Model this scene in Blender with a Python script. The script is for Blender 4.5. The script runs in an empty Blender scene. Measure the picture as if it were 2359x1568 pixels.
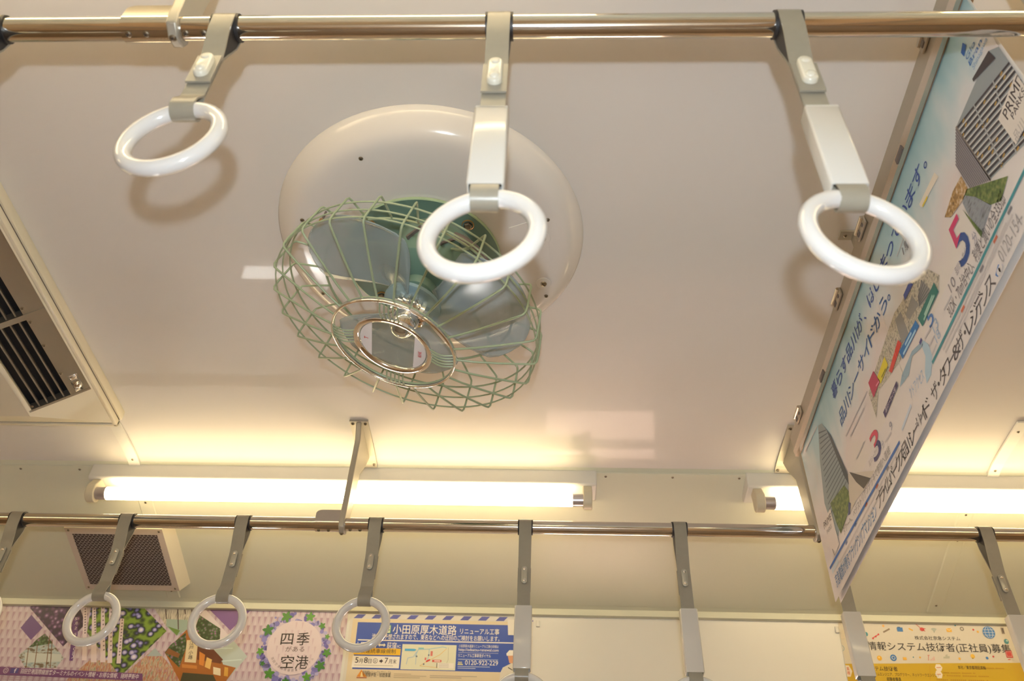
import bpy, bmesh, math, random
from mathutils import Vector, Matrix

S = bpy.context.scene
COL = S.collection
V = Vector
R = math.radians

# ------------------------------------------------------------------ camera, world, flash, exposure
cam_data = bpy.data.cameras.new('camera')
cam = bpy.data.objects.new('camera', cam_data)
COL.objects.link(cam)
S.camera = cam
CAM = V((0.0, -1.12, 0.95))


def camera_axes(pitch, roll, yaw):
    cp, sp = math.cos(pitch), math.sin(pitch)
    r, u, f = V((1, 0, 0)), V((0, -sp, cp)), V((0, cp, sp))
    rz = Matrix.Rotation(yaw, 3, 'Z')
    r, u, f = rz @ r, rz @ u, rz @ f
    c, s = math.cos(roll), math.sin(roll)
    return c * r + s * u, -s * r + c * u, f


RGT, UPV, FWD = camera_axes(R(43.24), R(2.57), R(3.11))
m = Matrix((RGT, UPV, -FWD)).transposed().to_4x4()
m.translation = CAM
cam.matrix_world = m
cam_data.sensor_width = 36.0
cam_data.sensor_fit = 'HORIZONTAL'
cam_data.lens = 36.0 * 2053.0 / 2359.0
cam_data.clip_start = 0.02
cam_data.clip_end = 60
cam_data.dof.use_dof = True
cam_data.dof.focus_distance = 1.75
cam_data.dof.aperture_fstop = 7.0

TUBE_STRENGTH = 14.6
TUBE_COLOR = (1.0, 0.765, 0.42)
FLASH_POWER = 34.5
FLASH_COLOR = (0.75, 0.88, 1.0)

world = bpy.data.worlds.new('world')
S.world = world
world.use_nodes = True
wn = world.node_tree
bg = wn.nodes['Background']
bg.inputs[0].default_value = (1.0, 0.93, 0.88, 1)
bg.inputs[1].default_value = 75.0

fl = bpy.data.lights.new('camera_flash', 'POINT')
fl.energy = FLASH_POWER
fl.color = FLASH_COLOR
fl.shadow_soft_size = 0.012
flo = bpy.data.objects.new('camera_flash', fl)
flo.location = CAM + UPV * 0.092 - FWD * 0.08
COL.objects.link(flo)

S.view_settings.view_transform = 'Standard'
S.view_settings.look = 'None'
S.view_settings.gamma = 1.0
S.view_settings.exposure = 0.1
try:
    S.view_settings.use_curve_mapping = False
except Exception:
    pass


# ------------------------------------------------------------------ materials
def mat(name, col, rough=0.5, metal=0.0, spec=0.5, noise=0.0, nscale=8.0, bump=0.0, bscale=200.0, coat=0.0):
    mt = bpy.data.materials.new(name)
    mt.use_nodes = True
    nt = mt.node_tree
    b = nt.nodes['Principled BSDF']
    b.inputs['Base Color'].default_value = (*col, 1)
    b.inputs['Roughness'].default_value = rough
    b.inputs['Metallic'].default_value = metal
    b.inputs['Specular IOR Level'].default_value = spec
    b.inputs['Coat Weight'].default_value = coat
    b.inputs['Coat Roughness'].default_value = 0.03
    if noise or bump:
        tc = nt.nodes.new('ShaderNodeTexCoord')
    if noise:
        n = nt.nodes.new('ShaderNodeTexNoise')
        n.inputs['Scale'].default_value = nscale
        n.inputs['Detail'].default_value = 4
        nt.links.new(tc.outputs['Object'], n.inputs['Vector'])
        mx = nt.nodes.new('ShaderNodeMix')
        mx.data_type = 'RGBA'
        mx.inputs[6].default_value = (*[c * (1 - noise) for c in col], 1)
        mx.inputs[7].default_value = (*[min(1, c * (1 + noise)) for c in col], 1)
        nt.links.new(n.outputs['Fac'], mx.inputs[0])
        nt.links.new(mx.outputs[2], b.inputs['Base Color'])
    if bump:
        n2 = nt.nodes.new('ShaderNodeTexNoise')
        n2.inputs['Scale'].default_value = bscale
        nt.links.new(tc.outputs['Object'], n2.inputs['Vector'])
        bp = nt.nodes.new('ShaderNodeBump')
        bp.inputs['Strength'].default_value = bump
        bp.inputs['Distance'].default_value = 0.001
        nt.links.new(n2.outputs['Fac'], bp.inputs['Height'])
        nt.links.new(bp.outputs['Normal'], b.inputs['Normal'])
    return mt


def emit(name, col, s):
    mt = bpy.data.materials.new(name)
    mt.use_nodes = True
    b = mt.node_tree.nodes['Principled BSDF']
    b.inputs['Base Color'].default_value = (0.9, 0.9, 0.9, 1)
    b.inputs['Emission Color'].default_value = (*col, 1)
    b.inputs['Emission Strength'].default_value = s
    return mt


def clear(name, tint, body, fac, rough=0.1):
    mt = bpy.data.materials.new(name)
    mt.use_nodes = True
    nt = mt.node_tree
    b = nt.nodes['Principled BSDF']
    b.inputs['Base Color'].default_value = (*body, 1)
    b.inputs['Roughness'].default_value = rough
    t = nt.nodes.new('ShaderNodeBsdfTransparent')
    t.inputs[0].default_value = (*tint, 1)
    mx = nt.nodes.new('ShaderNodeMixShader')
    mx.inputs[0].default_value = fac
    nt.links.new(t.outputs[0], mx.inputs[1])
    nt.links.new(b.outputs[0], mx.inputs[2])
    nt.links.new(mx.outputs[0], nt.nodes['Material Output'].inputs['Surface'])
    return mt


M = dict(
    ceiling=mat('ceiling_laminate', (0.70, 0.675, 0.64), 0.38, spec=0.15, noise=0.012, nscale=3, coat=0.085),
    panel=mat('panel_laminate', (0.70, 0.705, 0.575), 0.32, spec=0.22, noise=0.012, nscale=3),
    white_panel=mat('white_panel', (0.73, 0.725, 0.685), 0.30, noise=0.01),
    cream=mat('cream_paint', (0.74, 0.69, 0.54), 0.35, noise=0.02),
    lamp_body=mat('lamp_white_enamel', (0.72, 0.71, 0.66), 0.35, noise=0.01),
    socket=mat('lamp_socket_plastic', (0.66, 0.60, 0.45), 0.45, noise=0.02),
    steel=mat('polished_steel', (0.66, 0.63, 0.585), 0.09, 1.0, noise=0.015, nscale=4),
    satin=mat('satin_aluminium', (0.60, 0.55, 0.47), 0.32, 1.0, noise=0.03, nscale=30),
    white_metal=mat('painted_bracket', (0.42, 0.39, 0.32), 0.42, 0.35, noise=0.02),
    chrome=mat('chrome', (0.82, 0.80, 0.78), 0.05, 1.0, noise=0.01),
    brass=mat('brown_brass', (0.45, 0.25, 0.08), 0.35, 0.6, noise=0.1, nscale=60),
    screw=mat('screw_metal', (0.30, 0.26, 0.20), 0.35, 1.0, noise=0.1, nscale=300),
    screw_dark=mat('screw_recess', (0.05, 0.04, 0.03), 0.6, noise=0.1),
    ring=mat('white_ring_plastic', (0.675, 0.67, 0.655), 0.11, coat=0.5, noise=0.01),
    sleeve=mat('ivory_sleeve_plastic', (0.615, 0.60, 0.555), 0.14, noise=0.01, bump=0.03, bscale=900),
    band=mat('grey_strap_vinyl', (0.285, 0.262, 0.208), 0.30, noise=0.06, nscale=90, bump=0.08, bscale=1200),
    grip=mat('black_strap_liner', (0.02, 0.018, 0.018), 0.5, noise=0.1),
    plate=mat('rivet_plate_metal', (0.46, 0.44, 0.36), 0.3, 0.3, noise=0.03),
    tab=mat('cream_tab_plastic', (0.70, 0.68, 0.58), 0.2, noise=0.02),
    dish=mat('fan_dish_enamel', (0.72, 0.69, 0.65), 0.16, noise=0.012, nscale=6),
    teal=mat('fan_teal_enamel', (0.13, 0.22, 0.175), 0.35, noise=0.06, nscale=20),
    teal_edge=mat('fan_light_green_enamel', (0.40, 0.52, 0.32), 0.35, noise=0.05, nscale=20),
    wire=mat('fan_guard_green_enamel', (0.30, 0.37, 0.24), 0.3, noise=0.10, nscale=40),
    hose=mat('brown_rubber', (0.13, 0.105, 0.095), 0.45, noise=0.08),
    blade=clear('fan_blade_clear_blue', (0.90, 0.94, 0.95), (0.44, 0.53, 0.58), 0.42, 0.15),
    hub=clear('fan_hub_clear_blue', (0.80, 0.91, 0.93), (0.46, 0.62, 0.68), 0.45, 0.1),
    badge=clear('clear_badge', (0.92, 0.94, 0.92), (0.5, 0.5, 0.5), 0.08, 0.05),
    badge_white=mat('badge_white_print', (0.62, 0.60, 0.60), 0.35, noise=0.02),
    red=mat('red_print', (0.55, 0.03, 0.03), 0.4, noise=0.02),
    grille=mat('grille_metal', (0.30, 0.27, 0.22), 0.32, 0.85, noise=0.05, nscale=25),
    slat=mat('slat_metal', (0.20, 0.17, 0.13), 0.5, 0.3, noise=0.05),
    black=mat('duct_black', (0.006, 0.005, 0.006), 0.7, noise=0.1),
    spk=mat('speaker_cover_paint', (0.60, 0.52, 0.45), 0.4, noise=0.02),
    hole=mat('speaker_holes', (0.035, 0.018, 0.015), 0.7, noise=0.1),
    rail=mat('rail_aluminium', (0.48, 0.43, 0.35), 0.32, 0.75, noise=0.03, nscale=20),
    rail_edge=mat('rail_edge_aluminium', (0.72, 0.62, 0.52), 0.2, 0.9, noise=0.03, nscale=20),
    floor=mat('floor_vinyl', (0.25, 0.175, 0.11), 0.45, noise=0.08, nscale=12),
    lower=mat('lower_wall_laminate', (0.72, 0.54, 0.37), 0.3, noise=0.02),
    daylight_mask=mat('cream_daylight_mask', (0.66, 0.56, 0.44), 0.6, noise=0.03),
    frame=mat('window_frame_metal', (0.55, 0.53, 0.5), 0.3, 0.8, noise=0.03),
    glass=clear('window_glass', (0.95, 0.97, 0.96), (0.8, 0.85, 0.85), 0.05, 0.03),
    glass_patch_tint=clear('window_glass_tinted', (0.38, 0.27, 0.22), (0.8, 0.85, 0.85), 0.05, 0.03),  # added tint, dims and reddens the daylight patch mirrored on the ceiling
    tube=emit('tube_glow', TUBE_COLOR, TUBE_STRENGTH),
    tube_end=mat('tube_end_cap', (0.55, 0.52, 0.55), 0.3, 0.7, noise=0.02),
)


# ------------------------------------------------------------------ mesh helpers
class MB:
    """collects faces in world coordinates, links them as one mesh object"""

    def __init__(self):
        self.v, self.f, self.m, self.names = [], [], [], []

    def slot(self, name):
        if name not in self.names:
            self.names.append(name)
        return self.names.index(name)

    def add(self, verts, faces, mt, mx=None):
        k = len(self.v)
        s = self.slot(mt)
        for p in verts:
            p = V(p)
            self.v.append(mx @ p if mx else p)
        for f in faces:
            self.f.append([k + i for i in f])
            self.m.append(s)

    def quad(self, a, b, c, d, mt):
        self.add([a, b, c, d], [(0, 1, 2, 3)], mt)

    def box(self, c, s, mt, mx=None, bev=0.0, seg=2):
        bm = bmesh.new()
        bmesh.ops.create_cube(bm, size=1)
        for v in bm.verts:
            v.co = V((v.co.x * s[0], v.co.y * s[1], v.co.z * s[2]))
        if bev:
            bmesh.ops.bevel(bm, geom=bm.edges[:], offset=bev, segments=seg, affect='EDGES', profile=0.5)
        bm.verts.index_update()
        vs = [V(c) + v.co for v in bm.verts]
        fs = [[v.index for v in f.verts] for f in bm.faces]
        bm.free()
        self.add(vs, fs, mt, mx)

    def tube(self, path, r, mt, n=8, closed=False, caps=True):
        pts = [V(p) for p in path]
        N = len(pts)
        rr = r if isinstance(r, (list, tuple)) else [r] * N
        t0 = (pts[1] - pts[0]).normalized()
        a = t0.orthogonal().normalized()
        vs, fs = [], []
        for i, p in enumerate(pts):
            if closed:
                t = (pts[(i + 1) % N] - pts[i - 1]).normalized()
            else:
                t = (pts[min(i + 1, N - 1)] - pts[max(i - 1, 0)]).normalized()
            a = (a - t * a.dot(t)).normalized()
            b = t.cross(a)
            for k in range(n):
                w = 2 * math.pi * k / n
                vs.append(p + (a * math.cos(w) + b * math.sin(w)) * rr[i])
        for i in range(N if closed else N - 1):
            j = (i + 1) % N
            for k in range(n):
                q = (k + 1) % n
                fs.append((i * n + k, i * n + q, j * n + q, j * n + k))
        if caps and not closed:
            fs.append(tuple(range(n - 1, -1, -1)))
            fs.append(tuple((N - 1) * n + k for k in range(n)))
        self.add(vs, fs, mt)

    def lathe(self, prof, mt, mx=None, n=48, a0=0.0, a1=2 * math.pi):
        """prof: (r, z) list around local Z"""
        full = abs(a1 - a0 - 2 * math.pi) < 1e-6
        cnt = n if full else n + 1
        vs, fs = [], []
        for (r, z) in prof:
            for k in range(cnt):
                w = a0 + (a1 - a0) * k / n
                vs.append((r * math.cos(w), r * math.sin(w), z))
        for i in range(len(prof) - 1):
            for k in range(n):
                q = (k + 1) % cnt
                fs.append((i * cnt + k, i * cnt + q, (i + 1) * cnt + q, (i + 1) * cnt + k))
        self.add(vs, fs, mt, mx)

    def prism(self, poly, axis, a, b, mt):
        """extrude a 2D polygon along an axis: x -> (y,z), y -> (x,z), z -> (x,y)"""
        def p3(u, w, t):
            return {'x': (t, u, w), 'y': (u, t, w), 'z': (u, w, t)}[axis]
        n = len(poly)
        vs = [p3(u, w, a) for u, w in poly] + [p3(u, w, b) for u, w in poly]
        fs = [tuple(range(n)), tuple(range(2 * n - 1, n - 1, -1))]
        for i in range(n):
            j = (i + 1) % n
            fs.append((i, i + n, j + n, j))
        self.add(vs, fs, mt)

    def sheet(self, prof, x0, x1, mt):
        """open profile of (y,z) pulled along x"""
        n = len(prof)
        vs = [(x0, y, z) for y, z in prof] + [(x1, y, z) for y, z in prof]
        self.add(vs, [(i, i + 1, n + i + 1, n + i) for i in range(n - 1)], mt)

    def build(self, name, parent=None, smooth=35, root=None, recalc=True):
        me = bpy.data.meshes.new(name)
        base = V((0, 0, 0))
        p = parent
        if p is not None:
            while p.parent is not None:
                p = p.parent
            base = p.location
        me.from_pydata([v - base for v in self.v], [], self.f)
        for nm in self.names:
            me.materials.append(M[nm] if isinstance(nm, str) else nm)
        me.polygons.foreach_set('material_index', self.m)
        if recalc:
            bm = bmesh.new()
            bm.from_mesh(me)
            bmesh.ops.recalc_face_normals(bm, faces=bm.faces[:])
            bm.to_mesh(me)
            bm.free()
        if smooth:
            me.polygons.foreach_set('use_smooth', [True] * len(me.polygons))
            me.set_sharp_from_angle(angle=R(smooth))
        me.update()
        o = bpy.data.objects.new(name, me)
        COL.objects.link(o)
        if parent is not None:
            o.parent = parent
        return o


def tag(o, label, cat, group=None):
    o['label'] = label
    o['category'] = cat
    if group:
        o['group'] = group
    return o


def thing(name, loc, label, cat, group=None):
    o = bpy.data.objects.new(name, None)
    o.empty_display_size = 0.05
    o.location = loc
    COL.objects.link(o)
    return tag(o, label, cat, group)


def struct(o):
    o['kind'] = 'structure'
    return o


def copy_tree(o, parent=None):
    c = o.copy()
    COL.objects.link(c)
    if parent is not None:
        c.parent = parent
    for ch in list(o.children):
        copy_tree(ch, c)
    return c


def frame_mx(o, z, x=None):
    z = V(z).normalized()
    x = V(x) if x is not None else z.orthogonal()
    x = (x - z * x.dot(z)).normalized()
    y = z.cross(x)
    mx = Matrix((x, y, z)).transposed().to_4x4()
    mx.translation = V(o)
    return mx


def screw(mb, p, n, r=0.004, cross=True):
    """low domed screw head with a recess"""
    mx = frame_mx(p, n)
    mb.lathe([(r, 0), (r * 0.9, r * 0.3), (r * 0.5, r * 0.5), (0.0, r * 0.55)], 'screw', mx, 14)
    mb.box((0, 0, r * 0.55), (r * 1.1, r * 0.3, r * 0.12), 'screw_dark', mx)
    if cross:
        mb.box((0, 0, r * 0.55), (r * 0.3, r * 1.1, r * 0.12), 'screw_dark', mx)


# ------------------------------------------------------------------ the setting
X0, X1 = -3.3, 3.3
ZC = 2.27


def cz(y):
    """height of the cove panel above / below the lamps"""
    return 2.256 - 0.2822 * (abs(y) - 0.747)


mb = MB()
half = [(0.36, ZC), (0.54, ZC), (0.60, ZC), (0.66, 2.2695), (0.70, 2.2680), (0.725, 2.2650), (0.745, 2.2605)]
prof = [(-y, z) for y, z in half[::-1]] + [(0.0, ZC)] + half


def ceil_z(y):
    for (ya, za), (yb, zb) in zip(half, half[1:]):
        if ya <= abs(y) <= yb:
            return za + (zb - za) * (abs(y) - ya) / (yb - ya)
    return ZC


mb.sheet(prof, X0, X1, 'ceiling')
struct(mb.build('ceiling', smooth=40, recalc=False))

LEAN = 0.176


def wall_pt(u, v, off=0.0):
    """far wall poster band: u along the car, v down from the top rail, off towards the room"""
    return V((u, 1.236 + v * LEAN - off, 2.115 - v - off * LEAN))


def side_wall(name, s, openings):
    mb = MB()
    mb.sheet([(s * 0.735, 2.2640), (s * 0.747, 2.256), (s * 1.236, 2.118)], X0, X1, 'panel')
    mb.sheet([(s * 1.236, 2.118), (s * 1.236, 2.115), (s * 1.293, 1.79), (s * 1.27, 1.780)], X0, X1, 'white_panel')
    # wall below, with the window openings left out
    xs = sorted({X0, X1, *[a for o in openings for a in o[:2]]})
    zs = sorted({0.0, 1.800, *[a for o in openings for a in o[2:]]})
    for i in range(len(xs) - 1):
        for j in range(len(zs) - 1):
            xm, zm = (xs[i] + xs[i + 1]) / 2, (zs[j] + zs[j + 1]) / 2
            if any(o[0] < xm < o[1] and o[2] < zm < o[3] for o in openings):
                continue
            y = s * 1.28
            mb.quad((xs[i], y, zs[j]), (xs[i + 1], y, zs[j]), (xs[i + 1], y, zs[j + 1]), (xs[i], y, zs[j + 1]), 'lower')
    return struct(mb.build(name, smooth=0, recalc=False))


openings = [(-2.25, -0.94, 0.87, 1.755), (-0.74, 0.50, 0.87, 1.755), (0.70, 1.95, 0.87, 1.755)]
side_wall('wall_far', 1, openings)
side_wall('wall_near', -1, openings)
mb = MB()
mb.quad((X0, -1.3, 0), (X1, -1.3, 0), (X1, 1.3, 0), (X0, 1.3, 0), 'floor')
struct(mb.build('floor', smooth=0))
for nm, x in (('wall_left', X0), ('wall_right', X1)):
    mb = MB()
    mb.quad((x, -1.32, 0), (x, 1.32, 0), (x, 1.32, 2.3), (x, -1.32, 2.3), 'lower')
    struct(mb.build(nm, smooth=0))
k = 0
for s in (1, -1):
    for (a, b, c, d) in openings:
        k += 1
        y = s * 1.29
        mb = MB()
        t = 0.03
        mb.box(((a + b) / 2, y, c + t / 2), (b - a, 0.03, t), 'frame')
        mb.box(((a + b) / 2, y, d + t / 2), (b - a, 0.03, t), 'frame')
        mb.box(((a + b) / 2, y, 1.455), (b - a, 0.03, 0.02), 'frame')
        mb.box((a + t / 2, y, (c + d) / 2), (t, 0.03, d - c), 'frame')
        mb.box((b - t / 2, y, (c + d) / 2), (t, 0.03, d - c), 'frame')
        w = struct(mb.build('window_%d' % k, smooth=0))
        mb = MB()
        mb.quad((a, s * 1.30, c), (b, s * 1.30, c), (b, s * 1.30, d), (a, s * 1.30, d), 'glass_patch_tint' if k == 2 else 'glass')
        mb.build('pane', w, smooth=0)
        # added, unseen blinds mask the daylight; gaps shaped for ceiling reflection patches
        mb = MB()
        gaps = {(1, 1): (-1.235, -.94, .87, .985), (1, 2): (0.0, .365, 1.645, 1.755)}.get((s, k))
        if gaps:
            g0, g1, g2, g3 = gaps
            cells = [(a, b, c, g2), (a, g0, g2, g3), (g1, b, g2, g3), (a, b, g3, d)]
        else:
            cells = [(a, b, c, d)]
        for (p, q, r_, t_) in cells:
            if q - p > .01 and t_ - r_ > .01:
                mb.box(((p + q) / 2, s * 1.296, (r_ + t_) / 2), (q - p, .004, t_ - r_), 'daylight_mask')
        mb.build('daylight_mask', w, smooth=0)

# trims: rail above the posters, lip under the lamps, joint covers
for nm, s in (('trim_1', 1), ('trim_2', -1)):
    mb = MB()
    mb.prism([(s * 1.206, 2.1260), (s * 1.214, 2.1262), (s * 1.2225, 2.1225), (s * 1.2235, 2.1045), (s * 1.2395, 2.1045), (s * 1.2395, 2.1195)], 'x', X0, X1, 'panel')
    struct(mb.build(nm, smooth=30))
for nm, s in (('trim_3', 1), ('trim_4', -1)):
    mb = MB()
    mb.prism([(s * 0.748, cz(0.748) + 0.001), (s * 0.748, cz(0.748) - 0.0035), (s * 0.780, cz(0.780) - 0.0035), (s * 0.7815, cz(0.7815) + 0.001)], 'x', X0, X1, 'panel')
    for x in (-1.361, -1.205, 0.150, 0.318, 0.484):
        screw(mb, (x, s * 0.758, cz(0.758) - 0.0035), (0, 0, -1), 0.0035)
    struct(mb.build(nm, smooth=30))
k = 4
for x in (-1.058, 1.105):
    for s in (1, -1):
        k += 1
        mb = MB()
        p = [q for q in prof if 0.5 <= q[0] * s]
        p = sorted(p, key=lambda q: abs(q[0]))
        for i in range(len(p) - 1):
            (ya, za), (yb, zb) = p[i], p[i + 1]
            mb.add([(x - .014, ya, za - .001), (x + .014, ya, za - .001), (x + .014, yb, zb - .001), (x - .014, yb, zb - .001),
                    (x - .014, ya, za - .006), (x + .014, ya, za - .006), (x + .014, yb, zb - .006), (x - .014, yb, zb - .006)],
                   [(4, 5, 6, 7), (0, 4, 7, 3), (1, 2, 6, 5), (3, 7, 6, 2), (0, 1, 5, 4)], 'lamp_body')
        for yy, zz in ((0.575, ceil_z(.575) - .006), (0.725, ceil_z(.725) - .006)):
            screw(mb, (x, s * yy, zz), (0, 0, -1), 0.0035)
        struct(mb.build('trim_%d' % k, smooth=0))
# joint covers on the cove panel
for x in (-1.058, 1.070):
    k += 1
    mb = MB()
    za, zb = cz(.79), cz(1.205)
    mb.add([(x - .02, .79, za), (x + .02, .79, za), (x + .02, 1.205, zb), (x - .02, 1.205, zb),
            (x - .017, .79, za - .002), (x + .017, .79, za - .002), (x + .017, 1.205, zb - .002), (x - .017, 1.205, zb - .002)],
           [(4, 5, 6, 7), (0, 4, 7, 3), (1, 2, 6, 5), (3, 7, 6, 2), (0, 1, 5, 4)], 'panel')
    for yy in (0.865, 0.95, 1.18):
        screw(mb, (x, yy, cz(yy) - 0.002), (0, -.2, -1), 0.003)
    struct(mb.build('trim_%d' % k, smooth=0))


# ------------------------------------------------------------------ grab poles and their brackets
PR = 0.0148
NEAR = (-0.60, 1.957)
FAR = (0.60, 2.002)


def grab_pole(y, z, label, cx):
    root = thing('grab_pole', (0, y, z), label, 'grab pole', 'stainless grab poles')
    mb = MB()
    mb.tube([(X0 + .01, y, z), (-1.5, y, z), (1.5, y, z), (X1 - .01, y, z)], PR, 'steel', 40)
    mb.build('pole', root, smooth=60)
    mb = MB()      # joining sleeve with a raised rib and its screws
    mb.tube([(cx - .055, y, z), (cx + .006, y, z)], PR + 0.0020, 'steel', 40)
    mb.prism([(cx - .055, z + .002), (cx - .055, z + .019), (cx - .0525, z + .0235), (cx - .048, z + .026), (cx - .043, z + .027), (cx + .004, z + .027), (cx + .004, z + .002)],
             'y', y - .0166, y + .0166, 'steel')
    mb.build('joint_sleeve', root, smooth=50)
    for dx in (-.046, -.024, .024, .046):
        mb = MB()
        a = R(84)
        n = V((0, -math.cos(a), -math.sin(a)))
        screw(mb, V((cx + dx, y, z)) + n * (PR + (.0018 if dx < 0 else -.0002)), n, 0.0042)
        mb.build('screw', root)
    return root


grab_pole(*NEAR, 'polished steel grab pole across the top of the view, carrying the large straps', -0.462)
grab_pole(*FAR, 'polished steel grab pole in front of the fluorescent lamps, carrying the small straps', -0.458)


def bracket(x, s, zp, label, yp=0.60):
    root = thing('pole_bracket', (x, s * yp, zp), label, 'bracket', 'brackets holding the grab poles')
    mb = MB()
    ys = [0.564, 0.60, 0.66, 0.70, 0.715, 0.725, 0.742]
    zt = [ceil_z(q) - .0055 for q in ys]
    w = 0.0225
    for i in range(6):
        ya, yb = s * ys[i], s * ys[i + 1]
        mb.add([(x - w, ya, zt[i] + .006), (x + w, ya, zt[i] + .006), (x + w, yb, zt[i + 1] + .006), (x - w, yb, zt[i + 1] + .006),
                (x - w, ya, zt[i]), (x + w, ya, zt[i]), (x + w, yb, zt[i + 1]), (x - w, yb, zt[i + 1])],
               [(4, 5, 6, 7), (0, 4, 7, 3), (1, 2, 6, 5)] + ([(0, 1, 5, 4)] if i == 0 else []) + ([(3, 7, 6, 2)] if i == 5 else []), 'white_metal')
    mb.build('base_plate', root, smooth=0)
    mb = MB()
    t = 0.0065
    poly = [(.567, 2.266), (.586, 2.226), (.585, 2.175), (.5835, 2.08), (yp - .019, zp + .012), (yp - .021, zp), (yp - .017, zp - .016), (yp, zp - .023),
            (yp + .017, zp - .016), (yp + .021, zp), (yp + .022, zp + .014), (.634, 2.08), (.642, 2.165), (.690, 2.225), (.712, 2.264)]
    poly = [(s * a, b) for a, b in poly]
    mb.prism(poly, 'x', x - t, x + t, 'white_metal')
    o = mb.build('arm', root, smooth=30)
    bv = o.modifiers.new('bevel', 'BEVEL')
    bv.width = 0.0022
    bv.segments = 2
    bv.limit_method = 'ANGLE'
    bv.angle_limit = R(50)
    for dx, yy, zz in ((-.0155, .573, 2.2645), (.0155, .573, 2.2645), (.0155, .732, ceil_z(.732) - .0055), (-.0155, .732, ceil_z(.732) - .0055)):
        mb = MB()
        screw(mb, (x + dx, s * yy, zz - .0004), (0, s * -.2, -1), 0.0042)
        mb.build('screw', root)
    mb = MB()
    screw(mb, (x, s * yp, zp - .0232), (0, 0, -1), 0.0045)
    mb.build('screw', root)
    return root


bracket(-0.452, 1, FAR[1], 'bare metal bracket crossing the lit tube down to the far grab pole')
bracket(0.592, 1, FAR[1], 'bare metal bracket beside the low corner of the hanging posters, gripping the far grab pole')
bracket(-0.452, -1, NEAR[1], 'metal bracket cut by the top edge, gripping the near grab pole beside the sleeveless strap')
bracket(0.597, -1, NEAR[1], 'metal bracket cut by the top right corner, behind the upper end of the hanging posters')


# ------------------------------------------------------------------ hanging straps
def ribbon(mb, path, w, t, mt, x0=0.0):
    """closed loop of (y,z) points made into a flat band of width w and thickness t"""
    n = len(path)
    P = [V((0, a, b)) for a, b in path]
    outer = []
    for i in range(n):
        d = (P[(i + 1) % n] - P[i - 1]).normalized()
        nr = V((0, d.z, -d.y))
        outer.append(P[i] + nr * t)
    vs = []
    for q in (P, outer):
        for p in q:
            vs.append((x0 - w / 2, p.y, p.z))
            vs.append((x0 + w / 2, p.y, p.z))
    fs = []
    N2 = 2 * n
    for i in range(n):
        j = (i + 1) % n
        fs.append((2 * i, 2 * i + 1, 2 * j + 1, 2 * j))
        fs.append((N2 + 2 * i, N2 + 2 * j, N2 + 2 * j + 1, N2 + 2 * i + 1))
        fs.append((2 * i, 2 * j, N2 + 2 * j, N2 + 2 * i))
        fs.append((2 * i + 1, N2 + 2 * i + 1, N2 + 2 * j + 1, 2 * j + 1))
    mb.add(vs, fs, mt)


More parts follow.
